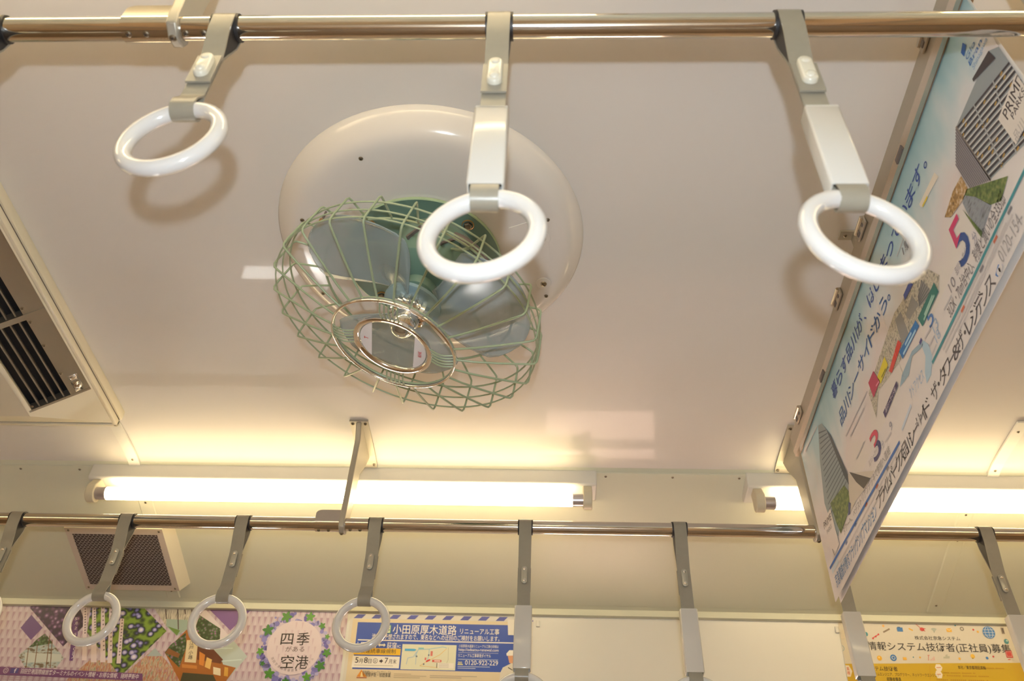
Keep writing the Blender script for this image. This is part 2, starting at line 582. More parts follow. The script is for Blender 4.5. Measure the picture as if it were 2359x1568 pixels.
def strap_proto(boxed):
    root = thing('hanging_strap', (0, 0, 0), '', 'hand strap', 'hand straps with a sleeve' if boxed else 'hand straps without a sleeve')
    rt = -0.326 if boxed else -0.173       # top of the ring
    rr, tr = 0.0515, 0.0088
    zc = rt - tr                            # centre of the ring's tube at the top
    join = -0.110 if boxed else -0.088
    g = 0.0007
    path = []
    ra = PR + 0.0028
    for k in range(15):                     # over the pole, back to front
        a = R(-14 + 208 * k / 14)
        path.append((ra * math.cos(a), ra * math.sin(a)))
    for k in range(1, 5):
        f = k / 5
        f2 = f * f * (3 - 2 * f)
        path.append((-(ra * (1 - f2) + g * f2), -0.007 + (join + 0.007) * f))
    path.append((-g, join))
    lo = zc + 0.034
    for k in range(1, 4):
        path.append((-g, join + (lo - join) * k / 3))
    rb = tr + 0.0032
    for k in range(1, 4):
        f = k / 4
        f2 = f * f * (3 - 2 * f)
        path.append((-(g * (1 - f2) + rb * f2), lo + (zc + .003 - lo) * f))
    for k in range(13):
        a = R(180 + 180 * k / 12)
        path.append((rb * math.cos(a), zc + rb * math.sin(a)))
    half = [(-a, b) for a, b in path[15:27 - 1]]
    for k in range(3, 0, -1):
        f = k / 4
        f2 = f * f * (3 - 2 * f)
        path.append(((g * (1 - f2) + rb * f2), lo + (zc + .003 - lo) * f))
    for k in range(3, 0, -1):
        path.append((g, join + (lo - join) * k / 3))
    path.append((g, join))
    for k in range(4, 0, -1):
        f = k / 5
        f2 = f * f * (3 - 2 * f)
        path.append(((ra * (1 - f2) + g * f2), -0.007 + (join + 0.007) * f))
    mb = MB()
    # the loop runs counter-clockwise seen from +x: outer side is away from the loop's inside
    ribbon(mb, path[::-1], 0.0268, 0.0021, 'band')
    mb.build('band', root, smooth=50)
    # the free end of the band, doubled over on the +y side
    fe = -0.153 if boxed else -0.130
    mb = MB()
    y0 = g + 0.0021
    mb.prism([(y0, join + .012), (y0 + .0034, join + .012), (y0 + .0026, fe), (y0, fe)], 'x', -.0140, .0140, 'band')
    mb.build('band_end', root, smooth=0)
    # black liner around the pole
    mb = MB()
    mb.lathe([(PR + .0003, -.0165), (PR + .0022, -.0165), (PR + .0022, .0165), (PR + .0003, .0165)], 'grip',
             frame_mx((0, 0, 0), (1, 0, 0)), 32, 0, 2 * math.pi)
    wl = []
    for k in range(9):
        f = .02 + .90 * k / 8
        f2 = f * f * (3 - 2 * f)
        wl.append((max(.0004, ra * (1 - f2) + g * f2 - .0016), -0.007 + (join + 0.007) * f))
    mb.prism([(-p, q) for p, q in wl] + wl[::-1], 'x', -.0126, .0126, 'grip')
    mb.build('pole_liner', root, smooth=40)
    # plate with two rivets (-y side)
    pa, pb = (-0.098, -0.138) if boxed else (-0.073, -0.112)
    mb = MB()
    yf = -(g + 0.0021) - .0012
    w = 0.0062

    def stadium(yy, w, za, zb, n=8):
        pts = [(w * math.cos(R(180 * k / n)), yy, za - w + w * math.sin(R(180 * k / n))) for k in range(n + 1)]
        pts += [(-w * math.cos(R(180 * k / n)), yy, zb + w - w * math.sin(R(180 * k / n))) for k in range(n + 1)]
        return pts

    def slab(mb, loops, mt):
        n = len(loops[0])
        vs = [p for l in loops for p in l]
        fs = []
        for i in range(len(loops) - 1):
            for q in range(n):
                r2 = (q + 1) % n
                fs.append((i * n + q, i * n + r2, (i + 1) * n + r2, (i + 1) * n + q))
        fs.append(tuple(range(n)))
        fs.append(tuple((len(loops) - 1) * n + q for q in range(n)))
        mb.add(vs, fs, mt)
    slab(mb, [stadium(yf, w, pa, pb), stadium(yf - .0016, w, pa, pb), stadium(yf - .0022, w - .0008, pa - .0008, pb + .0008)], 'plate')
    rp = mb.build('rivet_plate', root, smooth=40)
    for zz in (pa - .0068, pb + .0068):
        mb = MB()
        mb.lathe([(.0036, 0), (.0033, .0010), (.0018, .0018), (0, .0020)], 'chrome', frame_mx((0, yf - .0021, zz), (0, -1, 0)), 14)
        mb.build('rivet', rp)
    # cream cap (+y side) over the free end
    ca, cb = (-0.092, -0.142) if boxed else (-0.078, -0.122)
    yb = g + 0.0021 + .0030
    mb = MB()
    slab(mb, [stadium(yb, .0085, ca, cb), stadium(yb + .004, .0085, ca, cb), stadium(yb + .0062, .0072, ca - .0012, cb + .0012),
              stadium(yb + .0068, .0058, ca - .0026, cb + .0026)], 'tab')
    mb.lathe([(.0062, 0), (.0055, .0016), (.003, .0030), (0, .0034)], 'tab', frame_mx((0, yb + .0064, cb + .0105), (0, 1, 0)), 18)
    mb.lathe([(.0055, 0), (.0048, .0012), (.003, .0020), (0, .0022)], 'tab', frame_mx((0, yb + .0064, ca - .0105), (0, 1, 0)), 18)
    mb.build('fastener_cap', root, smooth=40)
    if boxed:
        mb = MB()
        za, zb, hx, hy, th = -.190, -.3225, .0180, .0108, .0022

        def loop(hx, hy, z, r=.003, n=4):
            pts = []
            for cx_, cy_, a0 in ((hx - r, hy - r, 0), (-hx + r, hy - r, 90), (-hx + r, -hy + r, 180), (hx - r, -hy + r, 270)):
                for k in range(n + 1):
                    a = R(a0 + 90 * k / n)
                    pts.append((cx_ + r * math.cos(a), cy_ + r * math.sin(a), z))
            return pts
        L = [loop(hx - th, hy - th, za - .002, .001), loop(hx - th, hy - th, za, .001), loop(hx - .001, hy - .001, za, .002), loop(hx, hy, za - .0015), loop(hx, hy, zb + .0015),
             loop(hx - .001, hy - .001, zb, .002), loop(hx - th, hy - th, zb, .001), loop(hx - th, hy - th, za - .002, .001)]
        n = len(L[0])
        vs = [p for l in L for p in l]
        fs = []
        for i in range(len(L) - 1):
            for q in range(n):
                r2 = (q + 1) % n
                fs.append((i * n + q, i * n + r2, (i + 1) * n + r2, (i + 1) * n + q))
        # lid at the top with a slot for the band
        mb.add(vs, fs, 'sleeve')
        mb.box((0, (hy + .0035) / 2, za - .002), (2 * hx - .003, hy - .0035, .003), 'sleeve')
        mb.box((0, -(hy + .0035) / 2, za - .002), (2 * hx - .003, hy - .0035, .003), 'sleeve')
        mb.build('sleeve', root, smooth=40)
    # the ring
    bm = MB()
    N, K = 72, 20
    vs, fs = [], []
    for i in range(N):
        a = 2 * math.pi * i / N
        for q in range(K):
            b = 2 * math.pi * q / K
            rad = rr + tr * math.cos(b)
            vs.append((rad * math.cos(a), tr * math.sin(b), rad * math.sin(a)))
    for i in range(N):
        for q in range(K):
            fs.append((i * K + q, ((i + 1) % N) * K + q, ((i + 1) % N) * K + (q + 1) % K, i * K + (q + 1) % K))
    bm.add(vs, fs, 'ring')
    ro = bm.build('ring', root, smooth=180)
    ro.location = (0, 0, zc - rr)
    return root


plain = strap_proto(False)
sleeved = strap_proto(True)
used = set()


def place_strap(boxed, x, pole, turn, yaw, label, swing=0.0):
    proto = sleeved if boxed else plain
    if boxed in used:
        o = copy_tree(proto)
    else:
        o = proto
        used.add(boxed)
    o.location = (x, pole[0], pole[1])
    o.rotation_euler = (R(swing), 0, R(turn))
    for ch in o.children:
        if ch.name.split('.')[0] == 'ring':
            ch.rotation_euler = (0, 0, R(yaw))
    o['label'] = label


place_strap(False, -0.680, NEAR, 180, 0, 'large hand strap mostly cut off at the top left corner of the picture')
place_strap(False, -0.391, NEAR, 180, -8, 'large hand strap without a sleeve, hanging left of the ceiling fan beside a pole bracket')
place_strap(True, -0.060, NEAR, 180, -9, 'large hand strap with ivory sleeve, its ring hanging in front of the ceiling fan')
place_strap(True, 0.281, NEAR, 180, 10, 'large hand strap with ivory sleeve, its ring overlapping the hanging posters')
place_strap(False, -1.193, FAR, 0, -6, 'small hand strap at the left picture edge, only a sliver of its ring showing')
place_strap(False, -0.940, FAR, 0, -6, 'small sleeveless hand strap hanging in front of the perforated speaker cover')
place_strap(False, -0.676, FAR, 0, 1, 'small sleeveless hand strap whose ring hangs over the shop photo of the pink flower poster')
place_strap(False, -0.377, FAR, 0, -4, 'small sleeveless hand strap whose ring overlaps the left edge of the blue road poster')
place_strap(True, -0.045, FAR, 0, 0, 'small sleeved hand strap covering the right end of the blue road works poster')
place_strap(True, 0.293, FAR, 0, 0, 'small sleeved hand strap in front of the blank white wall panel')
place_strap(True, 0.622, FAR, 0, 0, 'small sleeved hand strap whose top is hidden by the low corner of the hanging posters')
place_strap(True, 0.950, FAR, 0, 0, 'small sleeved hand strap at the right picture edge, over the yellow recruiting poster')


# ------------------------------------------------------------------ fluorescent lamps
def lamp(xc, s, label):
    root = thing('fluorescent_lamp', (xc, s * .756, 2.1765), label, 'lamp', 'fluorescent ceiling lamps')
    y = s * .756
    ZT = 2.1765
    h = .647
    mb = MB()
    mb.prism([(s * .744, 2.2590), (s * .744, 2.219), (s * .749, 2.215), (s * .815, 2.215), (s * .820, 2.219), (s * .820, 2.238)], 'x', xc - h, xc + h, 'lamp_body')
    o = mb.build('housing', root, smooth=0)
    bv = o.modifiers.new('bevel', 'BEVEL')
    bv.width = .003
    bv.segments = 2
    for d in (-1, 1):
        x = xc + d * .612
        mb = MB()
        pts = []
        for k in range(17):
            a = R(180 + 180 * k / 16)
            pts.append((y + .021 * math.cos(a), ZT + .024 * math.sin(a)))
        pts += [(y + .021, ZT + .012), (y + .026, 2.217), (y - .004, 2.217), (y - .021, ZT + .012)]
        mb.prism(pts, 'x', x, x + d * .022, 'socket')
        so = mb.build('socket', root, smooth=30)
        bv = so.modifiers.new('bevel', 'BEVEL')
        bv.width = .002
        bv.segments = 2
        mb = MB()
        mb.tube([(x - d * .026, y, ZT), (x, y, ZT)], .0158, 'tube_end', 24)
        mb.build('tube_cap', root, smooth=50)
    mb = MB()
    mb.tube([(xc - .586, y, ZT), (xc + .586, y, ZT)], .0163, 'tube', 24)
    mb.build('tube', root, smooth=50)


lamp(-0.5205, 1, 'lit fluorescent tube lamp running behind the left and middle of the far grab pole')
lamp(1.146, 1, 'lit fluorescent tube lamp partly hidden behind the hanging posters at the right')
for x, nm in ((-2.187, 'lit fluorescent lamp on the far side, out of view to the left'), (2.813, 'lit fluorescent lamp on the far side, out of view to the right')):
    lamp(x, 1, nm)
for x, nm in ((-2.187, 'out of view at the left end'), (-0.5205, 'out of view, left of the camera'), (1.146, 'out of view, right of the camera'), (2.813, 'out of view at the right end')):
    lamp(x, -1, 'lit fluorescent lamp above the near seats, ' + nm)


# ------------------------------------------------------------------ ceiling fan
FC = V((-0.225, -0.008, ZC))
fan = thing('ceiling_fan', FC, 'round ceiling fan with pale green wire guard on a cream ceiling dish', 'fan')
up = frame_mx(FC, (0, 0, 1), (1, 0, 0))
mb = MB()
mb.lathe([(.2925, -.0005), (.292, -.004), (.287, -.012), (.276, -.026), (.266, -.036), (.258, -.041), (.249, -.0440), (.238, -.0455), (.20, -.046), (0, -.046)], 'dish', up, 96)
dish = mb.build('ceiling_dish', fan, smooth=60)
for (x, y) in ((-.324, -.222), (-.453, -.086), (-.003, .104), (-.001, -.088), (-.126, -.222), (-.447, .10), (-.32, .215), (-.12, .215)):
    mb = MB()
    screw(mb, (x, y, 2.2242), (0, 0, -1), .0042)
    mb.build('screw', dish)
# access cover with two slotted screws
mb = MB()
a0, a1 = R(-22), R(28)
ro, ri, zz = .228, .165, 2.2224
pts = []
for k in range(17):
    a = a0 + (a1 - a0) * k / 16
    pts.append((FC.x + ro * math.cos(a), FC.y + ro * math.sin(a)))
for k in range(17):
    a = a1 + (a0 - a1) * k / 16
    pts.append((FC.x + ri * math.cos(a), FC.y + ri * math.sin(a)))
mb.prism(pts, 'z', zz, 2.2245, 'dish')
ac = mb.build('access_cover', fan, smooth=30)
for (x, y) in ((-.010, -.046), (-.008, .068)):
    mb = MB()
    mb.lathe([(.015, .0), (.0145, .0012), (.012, .0018), (0, .002)], 'dish', frame_mx((x, y, zz), (0, 0, -1)), 24)
    screw(mb, (x, y, zz - .0018), (0, 0, -1), .0065, False)
    mb.build('screw', ac)
# brown stud beside the guard
mb = MB()
mb.tube([(-.405, -.106, 2.2235), (-.408, -.107, 2.196)], .0022, 'hose', 8)
mb.tube([(-.408, -.107, 2.199), (-.4095, -.1075, 2.184)], .0046, 'brass', 6)
mb.build('stud', fan, smooth=0)

# mounting flange, gimbal and motor
mb = MB()
fl_ = frame_mx((-.237, .008, 2.2235), (0, 0, -1))
mb.lathe([(.1488, 0), (.1495, .002), (.1495, .006), (.1475, .0068)], 'teal_edge', fl_, 72)
mb.lathe([(.1475, .0068), (.085, .0068), (.08, .010), (.07, .05), (.045, .058), (0, .06)], 'teal', fl_, 72)
fo = mb.build('mount_flange', fan, smooth=40)
for a in (-45, 45, 135, 225):
    mb = MB()
    p = V((-.237 + .128 * math.cos(R(a)), .008 + .128 * math.sin(R(a)), 2.2168))
    mb.lathe([(.0115, 0), (.0115, .002), (.010, .0025)], 'brass', frame_mx(p, (0, 0, -1)), 20)
    mb.lathe([(.0085, .002), (.008, .006), (.006, .0075), (0, .008)], 'screw', frame_mx(p, (0, 0, -1)), 6)
    mb.build('bolt', fo, smooth=30)

GN = V((-0.247, 0.059, -0.967)).normalized()
GC = V((-0.249, -0.070, 1.928))
E1 = GN.cross(V((0, 1, 0))).normalized()
E2 = GN.cross(E1)


def gp(a, r, h):
    return GC - GN * h + (E1 * math.cos(R(a)) + E2 * math.sin(R(a))) * r


gmx = Matrix((E1, E2, GN)).transposed().to_4x4()
gmx.translation = GC           # local z runs out of the front of the fan

mb = MB()
mb.lathe([(0, -.112), (.02, -.112), (.028, -.118), (.03, -.132), (.062, -.140), (.074, -.150), (.077, -.175), (.076, -.215), (.068, -.232), (.05, -.244), (0, -.25)], 'teal', gmx, 48)
motor = mb.build('motor', fan, smooth=40)
mb = MB()
for k in range(8):
    a = 45 * k + 12
    mb.box((0, 0, 0), (.012, .004, .05), 'hose', frame_mx(gp(a, .0765, .19), (E1 * math.cos(R(a)) + E2 * math.sin(R(a)))) @ Matrix.Rotation(R(90), 4, 'Y'))
mb.build('vent_slot', motor, smooth=0)
mb = MB()
mb.tube([gp(30, .02, .235), V((-.215, -.035, 2.19))], [.034, .042], 'teal', 20)
mb.tube([gp(-25, .075, .19), gp(-25, .10, .205), V((-.13, -.02, 2.17)), V((-.15, -.01, 2.196))], .012, 'teal', 12)
mb.build('gimbal_arm', fan, smooth=50)
mb = MB()
hp = [gp(62, .060, .215), gp(45, .085, .20), gp(25, .105, .185), gp(5, .112, .172), gp(-14, .104, .162), gp(-30, .088, .155), gp(-48, .072, .152)]


def spline(p, n=6):
    out = []
    P = [p[0]] + list(p) + [p[-1]]
    for i in range(1, len(P) - 2):
        for k in range(n):
            t = k / n
            a, b, c, d = P[i - 1], P[i], P[i + 1], P[i + 2]
            out.append(0.5 * ((2 * b) + (c - a) * t + (2 * a - 5 * b + 4 * c - d) * t * t + (3 * b - a - 3 * c + d) * t ** 3))
    out.append(p[-1])
    return out


mb.tube(spline(hp), .0075, 'hose', 12)
mb.build('cable', fan, smooth=60)

# blades, hub and the chrome spinner
hub_h = .092
mb = MB()
mb.lathe([(0, -.098), (.046, -.098), (.050, -.094), (.050, -.088), (.046, -.085), (0, -.084)], 'hub', gmx, 40)
mb.build('hub', fan, smooth=40)
for b in range(3):
    ac_ = 122 - 120 * b
    mb = MB()
    NR, NA = 14, 18
    vs = []
    for i in range(NR + 1):
        f = i / NR
        r = .040 + .166 * f
        span = 60 + 30 * math.sin(math.pi * min(1, .12 + .6 * f)) - 14 * max(0, f - .8) / .2
        lead = 10 * f
        for j in range(NA + 1):
            g = j / NA
            a = ac_ + lead + span * (g - .5) * (1 - .25 * (max(0, f - .75) / .25) ** 2)
            h = hub_h + .030 * (g - .5) * (1 - .35 * f) + .006 * math.sin(math.pi * g)
            rr_ = r - .014 * (abs(g - .5) * 2) ** 3 * f
            vs.append(gp(a, rr_, h))
    fs = []
    for i in range(NR):
        for j in range(NA):
            k0 = i * (NA + 1) + j
            fs.append((k0, k0 + 1, k0 + NA + 2, k0 + NA + 1))
    mb.add(vs, fs, 'blade')
    o = mb.build('blade', fan, smooth=60)
    sd = o.modifiers.new('thick', 'SOLIDIFY')
    sd.thickness = .0022
    sd.offset = 0
mb = MB()
# ribbed skirt and dome
n = 40
prof_s = [(.031, -.088), (.031, -.074), (.0285, -.064), (.0235, -.058)]
vs, fs = [], []
for (r, z) in prof_s:
    for k in range(n):
        a = 2 * math.pi * k / n
        rr_ = r * (1 + (.10 if k % 2 else -.06))
        vs.append(gmx @ V((rr_ * math.cos(a), rr_ * math.sin(a), z)))
for i in range(3):
    for k in range(n):
        q = (k + 1) % n
        fs.append((i * n + k, i * n + q, (i + 1) * n + q, (i + 1) * n + k))
mb.add(vs, fs, 'chrome')
mb.lathe([(.0235, -.059), (.0240, -.050), (.0225, -.040), (.0185, -.031), (.012, -.0245), (.006, -.022), (0, -.0215)], 'chrome', gmx, 32)
mb.build('spinner', fan, smooth=50)

# wire guard
mb = MB()
for (r, z) in ((.105, 0),):
    vs = []
    N, K = 96, 10
    fs = []
    for i in range(N):
        a = 2 * math.pi * i / N
        for q in range(K):
            b = 2 * math.pi * q / K
            rad = r + .0022 * math.cos(b)
            vs.append(gmx @ V((rad * math.cos(a), rad * math.sin(a), .0042 * math.sin(b) + .001)))
    for i in range(N):
        for q in range(K):
            fs.append((i * K + q, ((i + 1) % N) * K + q, ((i + 1) % N) * K + (q + 1) % K, i * K + (q + 1) % K))
    mb.add(vs, fs, 'chrome')
guard = mb.build('guard', fan, smooth=60)


def ring_wire(r, h, w, mt='wire', name='guard_ring'):
    mb = MB()
    mb.tube([gp(360 * k / 72, r, h) for k in range(72)], w, mt, 6, closed=True)
    mb.build(name, guard, smooth=60)


ring_wire(.1045, .004, .0019)
ring_wire(.2270, .050, .0014)
ring_wire(.2240, .070, .0014)
ring_wire(.2210, .092, .0016)
ring_wire(.168, .115, .0022)
WA = 97.2
for k in range(24):
    a = WA + 15 * k
    mb = MB()
    path = [gp(a, .1035, .0045), gp(a, .135, .0115), gp(a, .17, .0215), gp(a, .20, .0310), gp(a, .2195, .0375), gp(a, .2265, .0405), gp(a, .2295, .0465),
            gp(a, .2285, .060), gp(a, .2235, .092), gp(a, .2225, .1005), gp(a, .2195, .1065), gp(a, .213, .1085), gp(a, .19, .112), gp(a, .168, .115)]
    mb.tube(path, .00185, 'wire', 7)
    mb.build('guard_wire', guard, smooth=60)
for a in (52, 142, 232, 322):
    mb = MB()
    mb.tube(spline([gp(a, .168, .115), gp(a, .13, .135), gp(a, .09, .165), gp(a, .07, .178)]), .0026, 'wire', 7)
    mb.build('guard_stay', guard, smooth=60)
# badge ring in the middle of the guard with its clear disc
mb = MB()
mb.lathe([(.0575, -.001), (.0575, .003), (.0600, .0065), (.0640, .0075), (.0670, .006), (.0675, .0015), (.0660, -.0015), (.0575, -.001)], 'chrome', gmx, 72)
badge = mb.build('badge_ring', guard, smooth=50)
mb = MB()
mb.lathe([(0, .0008), (.0576, .0008), (.0576, .0020), (0, .0020)], 'badge', gmx, 64)
mb.build('clear_disc', badge, smooth=30)
mb = MB()
BA = R(-10)          # turn of the print about the axis
bmx = gmx @ Matrix.Rotation(BA, 4, 'Z')
for sgn in (-1, 1):
    a0 = math.acos(.036 / .0565)
    pts = [(sgn * .0565 * math.cos(-a0 + 2 * a0 * k / 20), .0565 * math.sin(-a0 + 2 * a0 * k / 20), .0024) for k in range(21)]
    mb = MB()
    mb.add(pts, [tuple(range(21))], 'badge_white', bmx)
    mb.build('badge_print', badge, smooth=0)
for a in (-5, 85, 175, 265):
    for q in range(5):
        off = (q - 2) * .0072
        d = E1 * math.cos(R(a)) + E2 * math.sin(R(a))
        t = E2 * math.cos(R(a)) - E1 * math.sin(R(a))
        mb = MB()
        pts = []
        for k in range(7):
            f = k / 6
            rad = math.sqrt(max(0, .066 ** 2 - off ** 2)) * (1 - f) + math.sqrt(.1045 ** 2 - off ** 2) * f
            pts.append(GC + d * rad + t * off + GN * (.002 + .0055 * math.sin(math.pi * f)))
        mb.tube(pts, .0014, 'wire', 6)
        mb.build('badge_wire', guard, smooth=60)


# ------------------------------------------------------------------ air conditioning outlet
vent = thing('air_outlet', (-1.3, 0, ZC), 'cream air outlet box at the left edge with long dark slatted grille', 'air vent')
mb = MB()
xr, xl = -1.018, -1.70
# base tray on the ceiling with a rounded groove
mb.box(((xr + xl) / 2, 0, 2.2580), (xr - xl, 1.092, .026), 'cream', None, .004)
for (dz, hz, ins, mt_) in ((2.2435, .006, .005, 'hose'), (2.2325, .017, .002, 'cream')):
    mb.box((xr - ins - .006, 0, dz), (.012, 1.092 - 2 * ins, hz), mt_, None, .004 if mt_ == 'cream' else 0)
    for s in (1, -1):
        mb.box(((xr + xl) / 2, s * (.546 - ins - .006), dz), (xr - xl - 2 * ins, .012, hz), mt_, None, .004 if mt_ == 'cream' else 0)
# hipped underside
T = [(-1.028, -.528, 2.2245), (-1.028, .528, 2.2245), (xl + .01, .528, 2.2245), (xl + .01, -.528, 2.2245)]
B = [(-1.148, -.412, 2.150), (-1.148, .412, 2.150), (xl + .13, .412, 2.150), (xl + .13, -.412, 2.150)]
for i in range(4):
    j = (i + 1) % 4
    if i == 0:
        continue
    mb.quad(T[i], T[j], B[j], B[i], 'cream')
mb.quad(*B, 'cream')
# sloping side facing the fan, open where the grille sits
ga, gb = .030, .970         # grille opening across the slope


def sl(f, y, d=0.0):
    """point on the sloping side: f 0 at the top edge, 1 at the bottom edge, d sunk into the box"""
    p = V((-1.028 + (-1.148 + 1.028) * f, y, 2.2245 + (2.150 - 2.2245) * f))
    return p + V((-.527, 0, .85)) * d


Ye = .400
mb.add([T[0], T[1], sl(ga, Ye), sl(ga, -Ye)], [(0, 1, 2, 3)], 'cream')
mb.add([T[1], B[1], sl(gb, Ye), sl(ga, Ye)], [(0, 1, 2, 3)], 'cream')
mb.add([T[0], B[0], sl(gb, -Ye), sl(ga, -Ye)], [(0, 1, 2, 3)], 'cream')
mb.add([B[0], B[1], sl(gb, Ye), sl(gb, -Ye)], [(0, 1, 2, 3)], 'cream')
mb.build('housing', vent, smooth=30)
mb = MB()
for (fa, fb, d) in ((ga, gb, .022),):
    mb.add([sl(fa, -Ye, d), sl(fa, Ye, d), sl(fb, Ye, d), sl(fb, -Ye, d)], [(0, 1, 2, 3)], 'black')
    mb.add([sl(fa, -Ye), sl(fa, Ye), sl(fa, Ye, d), sl(fa, -Ye, d)], [(0, 1, 2, 3)], 'black')
    mb.add([sl(fb, -Ye), sl(fb, Ye), sl(fb, Ye, d), sl(fb, -Ye, d)], [(0, 1, 2, 3)], 'black')
    for yy in (-Ye, Ye):
        mb.add([sl(fa, yy), sl(fb, yy), sl(fb, yy, d), sl(fa, yy, d)], [(0, 1, 2, 3)], 'black')
mb.build('duct_opening', vent, smooth=0)
mb = MB()


def slope_bar(mb, fa, fb, ya, yb, t0, t1, mt):
    vs = [sl(fa, ya, t0), sl(fb, ya, t0), sl(fb, yb, t0), sl(fa, yb, t0), sl(fa, ya, t1), sl(fb, ya, t1), sl(fb, yb, t1), sl(fa, yb, t1)]
    mb.add(vs, [(0, 1, 2, 3), (4, 5, 6, 7), (0, 1, 5, 4), (1, 2, 6, 5), (2, 3, 7, 6), (3, 0, 4, 7)], mt)


slope_bar(mb, ga, .33, -Ye, Ye, -.0015, .004, 'grille')
slope_bar(mb, .93, gb + .01, -Ye, Ye, -.002, .018, 'cream')
slope_bar(mb, ga, gb, Ye - .006, Ye, -.002, .018, 'grille')
slope_bar(mb, ga, gb, -Ye, -Ye + .006, -.002, .018, 'grille')
grl = mb.build('grille_frame', vent, smooth=0)
for yc in (.148, -.148):
    mb = MB()
    slope_bar(mb, ga, gb, yc - .007, yc + .007, -.003, .016, 'grille')
    mb.build('cross_bar', grl, smooth=0)
for f in (.42, .545, .67, .795):
    mb = MB()
    slope_bar(mb, f, f + .022, -Ye + .006, Ye - .006, .001, .019, 'slat')
    mb.build('slat', grl, smooth=0)
nv = V((.527, 0, -.85))
for f, y in ((.30, .325), (.30, .235), (.30, .165), (.30, .125), (.30, .02), (.30, -.06), (.90, .385)):
    mb = MB()
    screw(mb, sl(f, y) + nv * .0015, nv, .0035)
    mb.build('screw', grl)
mb = MB()
lx = frame_mx(sl(.17, .365) + nv * .002, nv, (0, 1, 0))
mb.box((0, 0, 0), (.05, .020, .002), 'chrome', lx)
mb.box((-.019, 0, .003), (.009, .013, .006), 'chrome', lx, .001)
mb.lathe([(.0095, 0), (.009, .004), (.007, .0075), (.003, .0095), (0, .010)], 'chrome', lx @ Matrix.Translation((.006, 0, 0)), 24)
mb.build('latch', grl, smooth=40)


# ------------------------------------------------------------------ speaker cover on the cove panel
spk = thing('speaker_cover', (-1.14, 1.0, 2.17), 'boxy perforated speaker cover on the sloping panel above the pink flower poster', 'speaker')


def cp(x, y, d):
    """point on the cove panel, d below it"""
    return V((x, y, cz(y) - .004)) + V((0, -.2716, -.9624)) * (d - .004)


xa, xb, ya, yb, dd = -1.281, -1.016, .925, 1.146, .034
P8 = [cp(xa - .002, ya - .002, 0), cp(xb + .018, ya - .002, 0), cp(xb + .018, yb + .004, 0), cp(xa - .002, yb + .004, 0),
      cp(xa, ya, dd), cp(xb, ya, dd), cp(xb, yb, dd), cp(xa, yb, dd)]
mb = MB()
mb.add(P8, [(0, 1, 5, 4), (1, 2, 6, 5), (2, 3, 7, 6), (3, 0, 4, 7)], 'cream')
mb.build('cover_sides', spk, smooth=0)
mb = MB()
mb.add([P8[4], P8[5], P8[6], P8[7]], [(0, 1, 2, 3)], 'spk')
rows, cols = 30, 22
for i in range(rows):
    y = ya + .020 + (yb - ya - .040) * (i + .5) / rows
    hy = (yb - ya - .040) / rows * .37
    for j in range(cols + 1):
        w = (xb - xa - .034) / cols
        x0 = xa + .017 + w * (j + (0 if i % 2 else -.5)) + w * .08
        x1 = x0 + w * .84
        x0, x1 = max(x0, xa + .017), min(x1, xb - .017)
        if x1 - x0 < w * .2:
            continue
        mb.add([cp(x0, y - hy, dd + .0006), cp(x1, y - hy, dd + .0006), cp(x1, y + hy, dd + .0006), cp(x0, y + hy, dd + .0006)], [(0, 1, 2, 3)], 'hole')
        # the gap between this row and the next
        if i < rows - 1:
            g = hy / .37 * .5
            mb.add([cp(x0 + w * .33, y + hy, dd + .0006), cp(x0 + w * .33 + w * .16, y + hy, dd + .0006), cp(x0 + w * .49, y + 2 * g + .0002 - hy, dd + .0006), cp(x0 + w * .33, y + 2 * g + .0002 - hy, dd + .0006)], [(0, 1, 2, 3)], 'hole')
mb.build('perforated_face', spk, smooth=0)
for x in (xa + .010, xb - .010):
    for y in (ya + .009, yb - .009):
        mb = MB()
        screw(mb, cp(x, y, dd + .0002), (0, -.2716, -.9624), .0034)
        mb.build('screw', spk)


# ------------------------------------------------------------------ rail of the hanging posters
HX = 0.574
rail = thing('poster_rail', (HX, 0, 2.19), 'long metal clamp rail under the ceiling holding the hanging posters', 'rail')
mb = MB()
mb.prism([(HX - .014, 2.214), (HX - .011, 2.171), (HX + .013, 2.171), (HX + .016, 2.214)], 'y', -.54, .540, 'rail')
mb.build('channel', rail, smooth=0)
mb = MB()
mb.prism([(HX - .0135, 2.176), (HX - .011, 2.160), (HX - .004, 2.160), (HX - .004, 2.178)], 'y', -.54, .540, 'rail_edge')
mb.prism([(HX + .0155, 2.176), (HX + .013, 2.160), (HX + .006, 2.160), (HX + .006, 2.178)], 'y', -.54, .540, 'rail_edge')
mb.build('clamp_edge', rail, smooth=0)
for y in (.447, .09, -.085, -.452, .27, -.27):
    mb = MB()
    if abs(y) == .27:
        mb.box((HX - .0125, y, 2.166), (.003, .030, .012), 'hose', None, .001)
    else:
        mb.box((HX - .0155, y, 2.205), (.004, .046, .020), 'rail', None, .0012)
        mb.tube([(HX - .018, y - .020, 2.213), (HX - .018, y + .020, 2.213)], .0042, 'satin', 10)
        mb.box((HX - .0178, y + .010, 2.203), (.003, .010, .010), 'hose', None, .0005)
        mb.box((HX - .0178, y - .012, 2.201), (.003, .006, .006), 'hose', None, .0005)
    mb.build('clip', rail, smooth=30)
for y in (-.018, -.515):
    zt = 2.27
    mb = MB()
    mb.box((HX + .001, y, zt - .0025), (.052, .022, .004), 'white_metal', None, .0008)
    mb.box((HX + .004, y, (zt + 2.212) / 2), (.010, .020, zt - 2.212), 'white_metal', None, .0008)
    screw(mb, (HX - .014, y, zt - .0046), (0, 0, -1), .0036)
    mb.build('hanger', rail, smooth=30)


